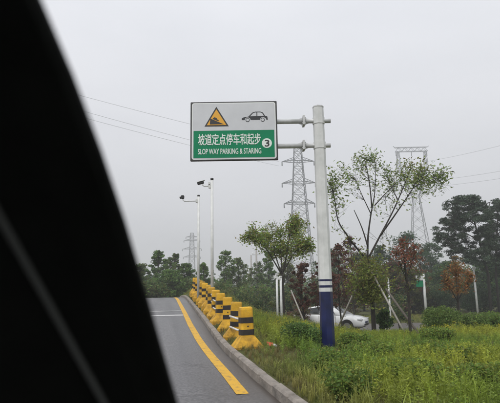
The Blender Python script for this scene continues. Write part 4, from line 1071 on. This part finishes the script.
def proto_broad(r, H=.2, nl=20):
    Q = []
    for i in range(nl):
        a = r.random() * 6.28; z = H * r.uniform(.15, 1); c = np.array([math.cos(a), math.sin(a), 0]) * r.uniform(.01, .1); c[2] = z; l = r.uniform(.025, .05)
        d_ = np.array([math.cos(a), math.sin(a), r.uniform(-.3, .5)]); d_ /= np.linalg.norm(d_); sd2 = np.array([-d_[1], d_[0], r.normal() * .3]) * l * .3
        Q.append([c, c + d_ * l * .5 + sd2, c + d_ * l, c + d_ * l * .5 - sd2])
    for i in range(3):
        a = r.random() * 6.28; t = np.array([math.cos(a) * .04, math.sin(a) * .04, H]); Q.append([[-.003, 0, 0], [.003, 0, 0], t + [.002, 0, 0], t - [.002, 0, 0]])
    return np.array(Q, float), np.ones((len(Q), 3))
def proto_flower(r):
    Q, C = proto_feather(r, .36, 24); q = []
    for i in range(26):
        c = np.array([r.normal() * .05, r.normal() * .05, r.uniform(.28, .42)]); q.append(leafquads(c[None], .035, .02, r=r)[0])
    C2 = np.ones((26, 3)) * np.array([1.35, 1.1, .7])
    return np.concatenate([Q, np.array(q)]), np.concatenate([C, C2])
pr = np.random.default_rng(77)
PROT = {'grass': [proto_grass(pr) for _ in range(4)], 'feather': [proto_feather(pr) for _ in range(6)], 'broad': [proto_broad(pr) for _ in range(4)], 'flower': [proto_flower(pr) for _ in range(3)],
        'far': [proto_grass(pr, 9, .3) for _ in range(3)]}
def patchnoise(x, y, s=1.0):
    return (np.sin(x * 1.7 * s + 1.3 * np.sin(y * 1.1 * s)) + np.sin(y * 2.1 * s + 1.7 * np.sin(x * .8 * s + 2)) + .6 * np.sin((x + y) * 3.7 * s)) / 2.6

def scatter(name, label, cat, X, Y, kinds, base_col, scale, r):
    QQ = []; CC = []; Z = ground_to(X * U.x + Y * U.y, X * N.x + Y * N.y)
    for nm in set(kinds):
        idx = np.where(kinds == nm)[0]; pi = r.integers(0, len(PROT[nm]), len(idx))
        for k, (pq, pc) in enumerate(PROT[nm]):
            ii = idx[pi == k]
            if not len(ii): continue
            a = r.random(len(ii)) * 6.28; ca, sa = np.cos(a), np.sin(a); s = scale[ii]
            q = pq[None] * s[:, None, None, None]
            x = q[..., 0] * ca[:, None, None] - q[..., 1] * sa[:, None, None]; y = q[..., 0] * sa[:, None, None] + q[..., 1] * ca[:, None, None]
            q = np.stack([x + X[ii][:, None, None], y + Y[ii][:, None, None], q[..., 2] + Z[ii][:, None, None] - .01], -1)
            c = base_col[ii][:, None, :] * pc[None] * (1 + r.normal(size=(len(ii), len(pq), 1)) * .14)
            QQ.append(q.reshape(-1, 4, 3)); CC.append(c.reshape(-1, 3))
    o = quads(name, np.concatenate(QQ), np.concatenate(CC), M['grass']); tag(o, label, cat, kind='stuff')
    return o
def meadow():
    r = np.random.default_rng(9)
    # near meadow: beyond the kerb, out to the edge of the bank
    n = 17000; y = 3.6 + 12.4 * r.random(n) ** .85; x = r.uniform(-1.6, 10.5, n)
    keep = (x < .62 * y + .7)
    t = x * U.x + y * U.y; o = x * N.x + y * N.y - lat(t)
    keep &= (o > O_R + KW + .07)
    nearb = (o < 2.5) & (t > 8.6); keep &= ~(nearb & (r.random(n) < .6))
    bare = np.exp(-(((o - 2.2) / .5) ** 2 + ((t - 8.2) / .8) ** 2)); keep &= r.random(n) > bare * .85
    x, y, t, o = x[keep], y[keep], t[keep], o[keep]; n = len(x)
    pn = patchnoise(x, y, .55); pn2 = patchnoise(x + 7, y - 3, 1.3)
    kinds = np.full(n, 'feather', object); u = r.random(n)
    dry = np.clip((2.55 - o) / 1.0, 0, 1)
    kinds[u < .13] = 'grass'; kinds[(u > .70) & (pn2 > -.2)] = 'broad'; kinds[(u > .95) & (y > 11.0) & (pn > .15)] = 'flower'; kinds[(dry > .4) & (u < .7)] = 'grass'
    g1 = np.array([.15, .255, .042]); g2 = np.array([.33, .36, .048]); g3 = np.array([.27, .235, .08])
    m = np.clip(.38 + .7 * pn + .05 * (y - 9) + .05 * (x - 3), 0, 1)[:, None]; colr = g1 * (1 - m) + g2 * m
    dd = np.clip(dry * .8 + .22 * (pn2 > .6), 0, 1)[:, None]; colr = colr * (1 - dd) + g3 * dd
    colr = colr * np.clip(1 + r.normal(size=(n, 1)) * .27, .45, 1.6)
    sc = r.uniform(.55, 1.25, n) * (1 - .45 * dry) * (1 + .3 * pn)
    sc *= np.interp(y, [3, 9, 12, 16], [.9, .82, .6, .5])
    sc = np.where((np.abs(x - 1.58) < .4) & (y > 7.9) & (y < 10.3), sc * .36, sc)
    scatter('meadow_plants', 'knee-high green and yellowing weeds covering the verge', 'meadow', x, y, kinds, colr, sc, r)
    # short dry turf between the kerb and the weeds
    n = 9000; t = r.uniform(2.5, 27, n) ; o = O_R + KW + .05 + 1.7 * r.random(n) ** 1.2; oo = o + lat(t)
    x = t * U.x + oo * N.x; y = t * U.y + oo * N.y; pn = patchnoise(x, y, 1.2); k = r.random(n) < np.clip(.75 + .6 * pn, .25, 1)
    x, y, pn = x[k], y[k], pn[k]; n = len(x); m = np.clip(.45 + .6 * pn, 0, 1)[:, None]
    colr = (np.array([.23, .18, .075]) * (1 - m) + np.array([.15, .18, .045]) * m) * (1 + r.normal(size=(n, 1)) * .2)
    kinds = np.where(r.random(n) < .3, 'broad', 'grass').astype(object)
    scatter('verge_turf', 'short dry turf between the kerb and the taller weeds', 'grass', x, y, kinds, colr, r.uniform(.18, .45, n), r)
    # farther, thinner cover down the bank
    n = 17000; y = 12 + 38 * r.random(n); x = r.uniform(-.22, .66, n) * y
    t = x * U.x + y * U.y; o = x * N.x + y * N.y - lat(t); keep = (o > O_R + KW + .07) & ~((y > 28) & (y < 36) & (x > .8)) & (t < 60)
    x, y, o, t = x[keep], y[keep], o[keep], t[keep]; n = len(x); pn = patchnoise(x, y, .3)
    kinds = np.full(n, 'far', object); u = r.random(n); kinds[(u < .25) & (y < 22)] = 'feather'; kinds[(u > .988) & (y < 18)] = 'flower'
    m = np.clip(.5 + .8 * pn, 0, 1)[:, None]; colr = np.array([.14, .19, .045]) * (1 - m) + np.array([.28, .27, .06]) * m
    colr *= (1 + r.normal(size=(n, 1)) * .18)
    mound = np.where(o < 5, 1.25, .62)
    scatter('bank_grass', 'longer mixed grass on the bank behind the meadow', 'grass', x, y, kinds, colr, r.uniform(.5, 1.05, n) * mound * np.clip(y / 22, .75, 1.4) * np.where(o < 2.4, .5, 1), r)
    # left verge beyond the far kerb
    n = 2600; t = r.uniform(2, 44, n); o = O_L - KW - .1 - 5 * r.random(n) ** 1.3
    x = t * U.x + o * N.x; y = t * U.y + o * N.y; pn = patchnoise(x, y, .5); m = np.clip(.5 + .6 * pn, 0, 1)[:, None]
    colr = (np.array([.115, .16, .04]) * (1 - m) + np.array([.21, .21, .05]) * m) * (1 + r.normal(size=(n, 1)) * .15)
    scatter('verge_grass', 'grass on the far side of the road behind the pillar', 'grass', x, y, np.full(n, 'grass', object), colr, r.uniform(.6, 1.3, n), r)
meadow()
# small red and white scrap lying by the nearest bollard
pp = P(270, 342, 9.6); gz_ = GZ(pp.x, 9.6)
sc_ = empty('litter', (pp.x, 9.6, gz_ + .02), .4); tag(sc_, 'small red and white scrap lying in the dirt by the nearest bollard', 'litter')
MB().add([(-.07, -.04, .03), (.05, -.05, .035), (.08, .04, .07), (-.05, .05, .10), (-.07, -.04, .024), (.05, -.05, .03), (.08, .04, .064), (-.05, .05, .094)], [(0, 1, 2, 3), (7, 6, 5, 4), (0, 4, 5, 1), (1, 5, 6, 2), (2, 6, 7, 3), (3, 7, 4, 0)]).build('red_wrapper', mat('wrapper_red', (.55, .06, .03), .5), sc_)
MB().box((.09, -.03, .025), (.09, .05, .05), Euler((.3, .4, .5)), bev=.01).build('white_paper', M['rail'], sc_)

# ------------------------------------------------------------------ the car the picture is taken from: windscreen pillar
def line(pts): return [(P2(px, py, d)) for px, py, d in pts]
def P2(px, py, dist):
    r = CM.to_3x3() @ Vector(((px - 250) / FPX, (201.5 - py) / FPX, -1)); return Vector((0, 0, CAM_H)) + r * dist
edge = [(206, 500, .580), (178, 403, .520), (149, 300, .460), (125.5, 220, .42), (102, 150, .385), (74, 75, .355), (42, 0, .325), (4, -80, .298)]
seam = [(160, 500, .555), (105, 403, .495), (48, 300, .435), (2, 218, .395), (-40, 140, .360), (-80, 70, .332), (-122, -5, .305), (-166, -85, .280)]
outer = [(-10, 520, .50), (-60, 420, .45), (-115, 310, .40), (-165, 225, .365), (-205, 145, .335), (-245, 70, .31), (-290, -5, .285), (-335, -85, .262)]
cabin = empty('car_pillar', (-.25, .3, 0)); tag(cabin, 'dark out-of-focus windscreen pillar of the car the view is taken from', 'car pillar')
CO = Vector((-.25, .3, 0))
def loft(secs, name, m):
    mb = MB(); k = len(secs[0]); vs = [p - CO for s_ in secs for p in s_]
    fs = [(i * k + j, i * k + (j + 1) % k, (i + 1) * k + (j + 1) % k, (i + 1) * k + j) for i in range(len(secs) - 1) for j in range(k)] + [tuple(range(k)), tuple((len(secs) - 1) * k + j for j in range(k))]
    mb.add(vs, fs, smooth=False); me = fixn(mb.mesh(name, m))
    return place(name, me, cabin)
s1 = []; s2 = []; sl_ = []
for (ax, ay, ad), (bx, by, bd), (cx, cy, cd) in zip(edge, seam, outer):
    A = P2(ax, ay, ad + .012); A1 = P2(ax - 3, ay + 1, ad); A2 = P2(ax - 14, ay + 4, ad - .008); B = P2(bx + 4, by, bd - .004); Bb = P2(bx + 4, by, bd + .06); Ab = P2(ax - 6, ay, ad + .06)
    s1.append([A, A1, A2, P2((ax + bx) / 2, (ay + by) / 2, (ad + bd) / 2 - .012), B, Bb, Ab])
    s2.append([P2(bx - 4, by, bd - .002), P2(cx, cy, cd), P2(cx, cy, cd + .06), P2(bx - 4, by, bd + .055)])
    sl_.append(P2(bx, by, bd - .001) - CO)
loft(s1, 'pillar_trim', M['pillar']); loft(s2, 'door_frame', M['pillar'])
MB().tube(sl_, .0048, 8).build('door_seal', M['seal'], cabin)
lowA = P2(206, 500, .58); lowC = P2(-10, 520, .50)
MB().box((-.42, -.1, .64), (.09, 1.3, .66), bev=.03).build('door_panel', M['pillar'], cabin)
MB().box((-.05, .38, .80), (.75, .22, .34), bev=.05).build('dashboard', M['pillar'], cabin)
MB().box((-.42, .1, .27), (.12, 1.7, .12), bev=.03).build('door_sill', M['pillar'], cabin)
wh = empty('front_wheel', (-.40, 1.05, .315)); wh.parent = cabin; wh.rotation_euler = (0, 0, R(90))
place('tyre', CMS['ty'], wh); place('rim', CMS['rim'], wh)

# ------------------------------------------------------------------ haze
hm = bpy.data.materials.new('haze_air'); hm.use_nodes = True; hn = hm.node_tree; hn.nodes.clear()
ho = hn.nodes.new('ShaderNodeOutputMaterial'); pv = hn.nodes.new('ShaderNodeVolumePrincipled')
pv.inputs['Color'].default_value = (.93, .94, .96, 1); pv.inputs['Density'].default_value = .0015; pv.inputs['Anisotropy'].default_value = .2
hn.links.new(pv.outputs[0], ho.inputs['Volume'])
hz = MB().box((0, 0, 35), (3300, 3300, 78)).build('haze', hm); tag(hz, 'thin grey autumn haze filling the air', 'haze', kind='stuff')
scene.cycles.volume_bounces = 1
scene.cycles.max_bounces = 8
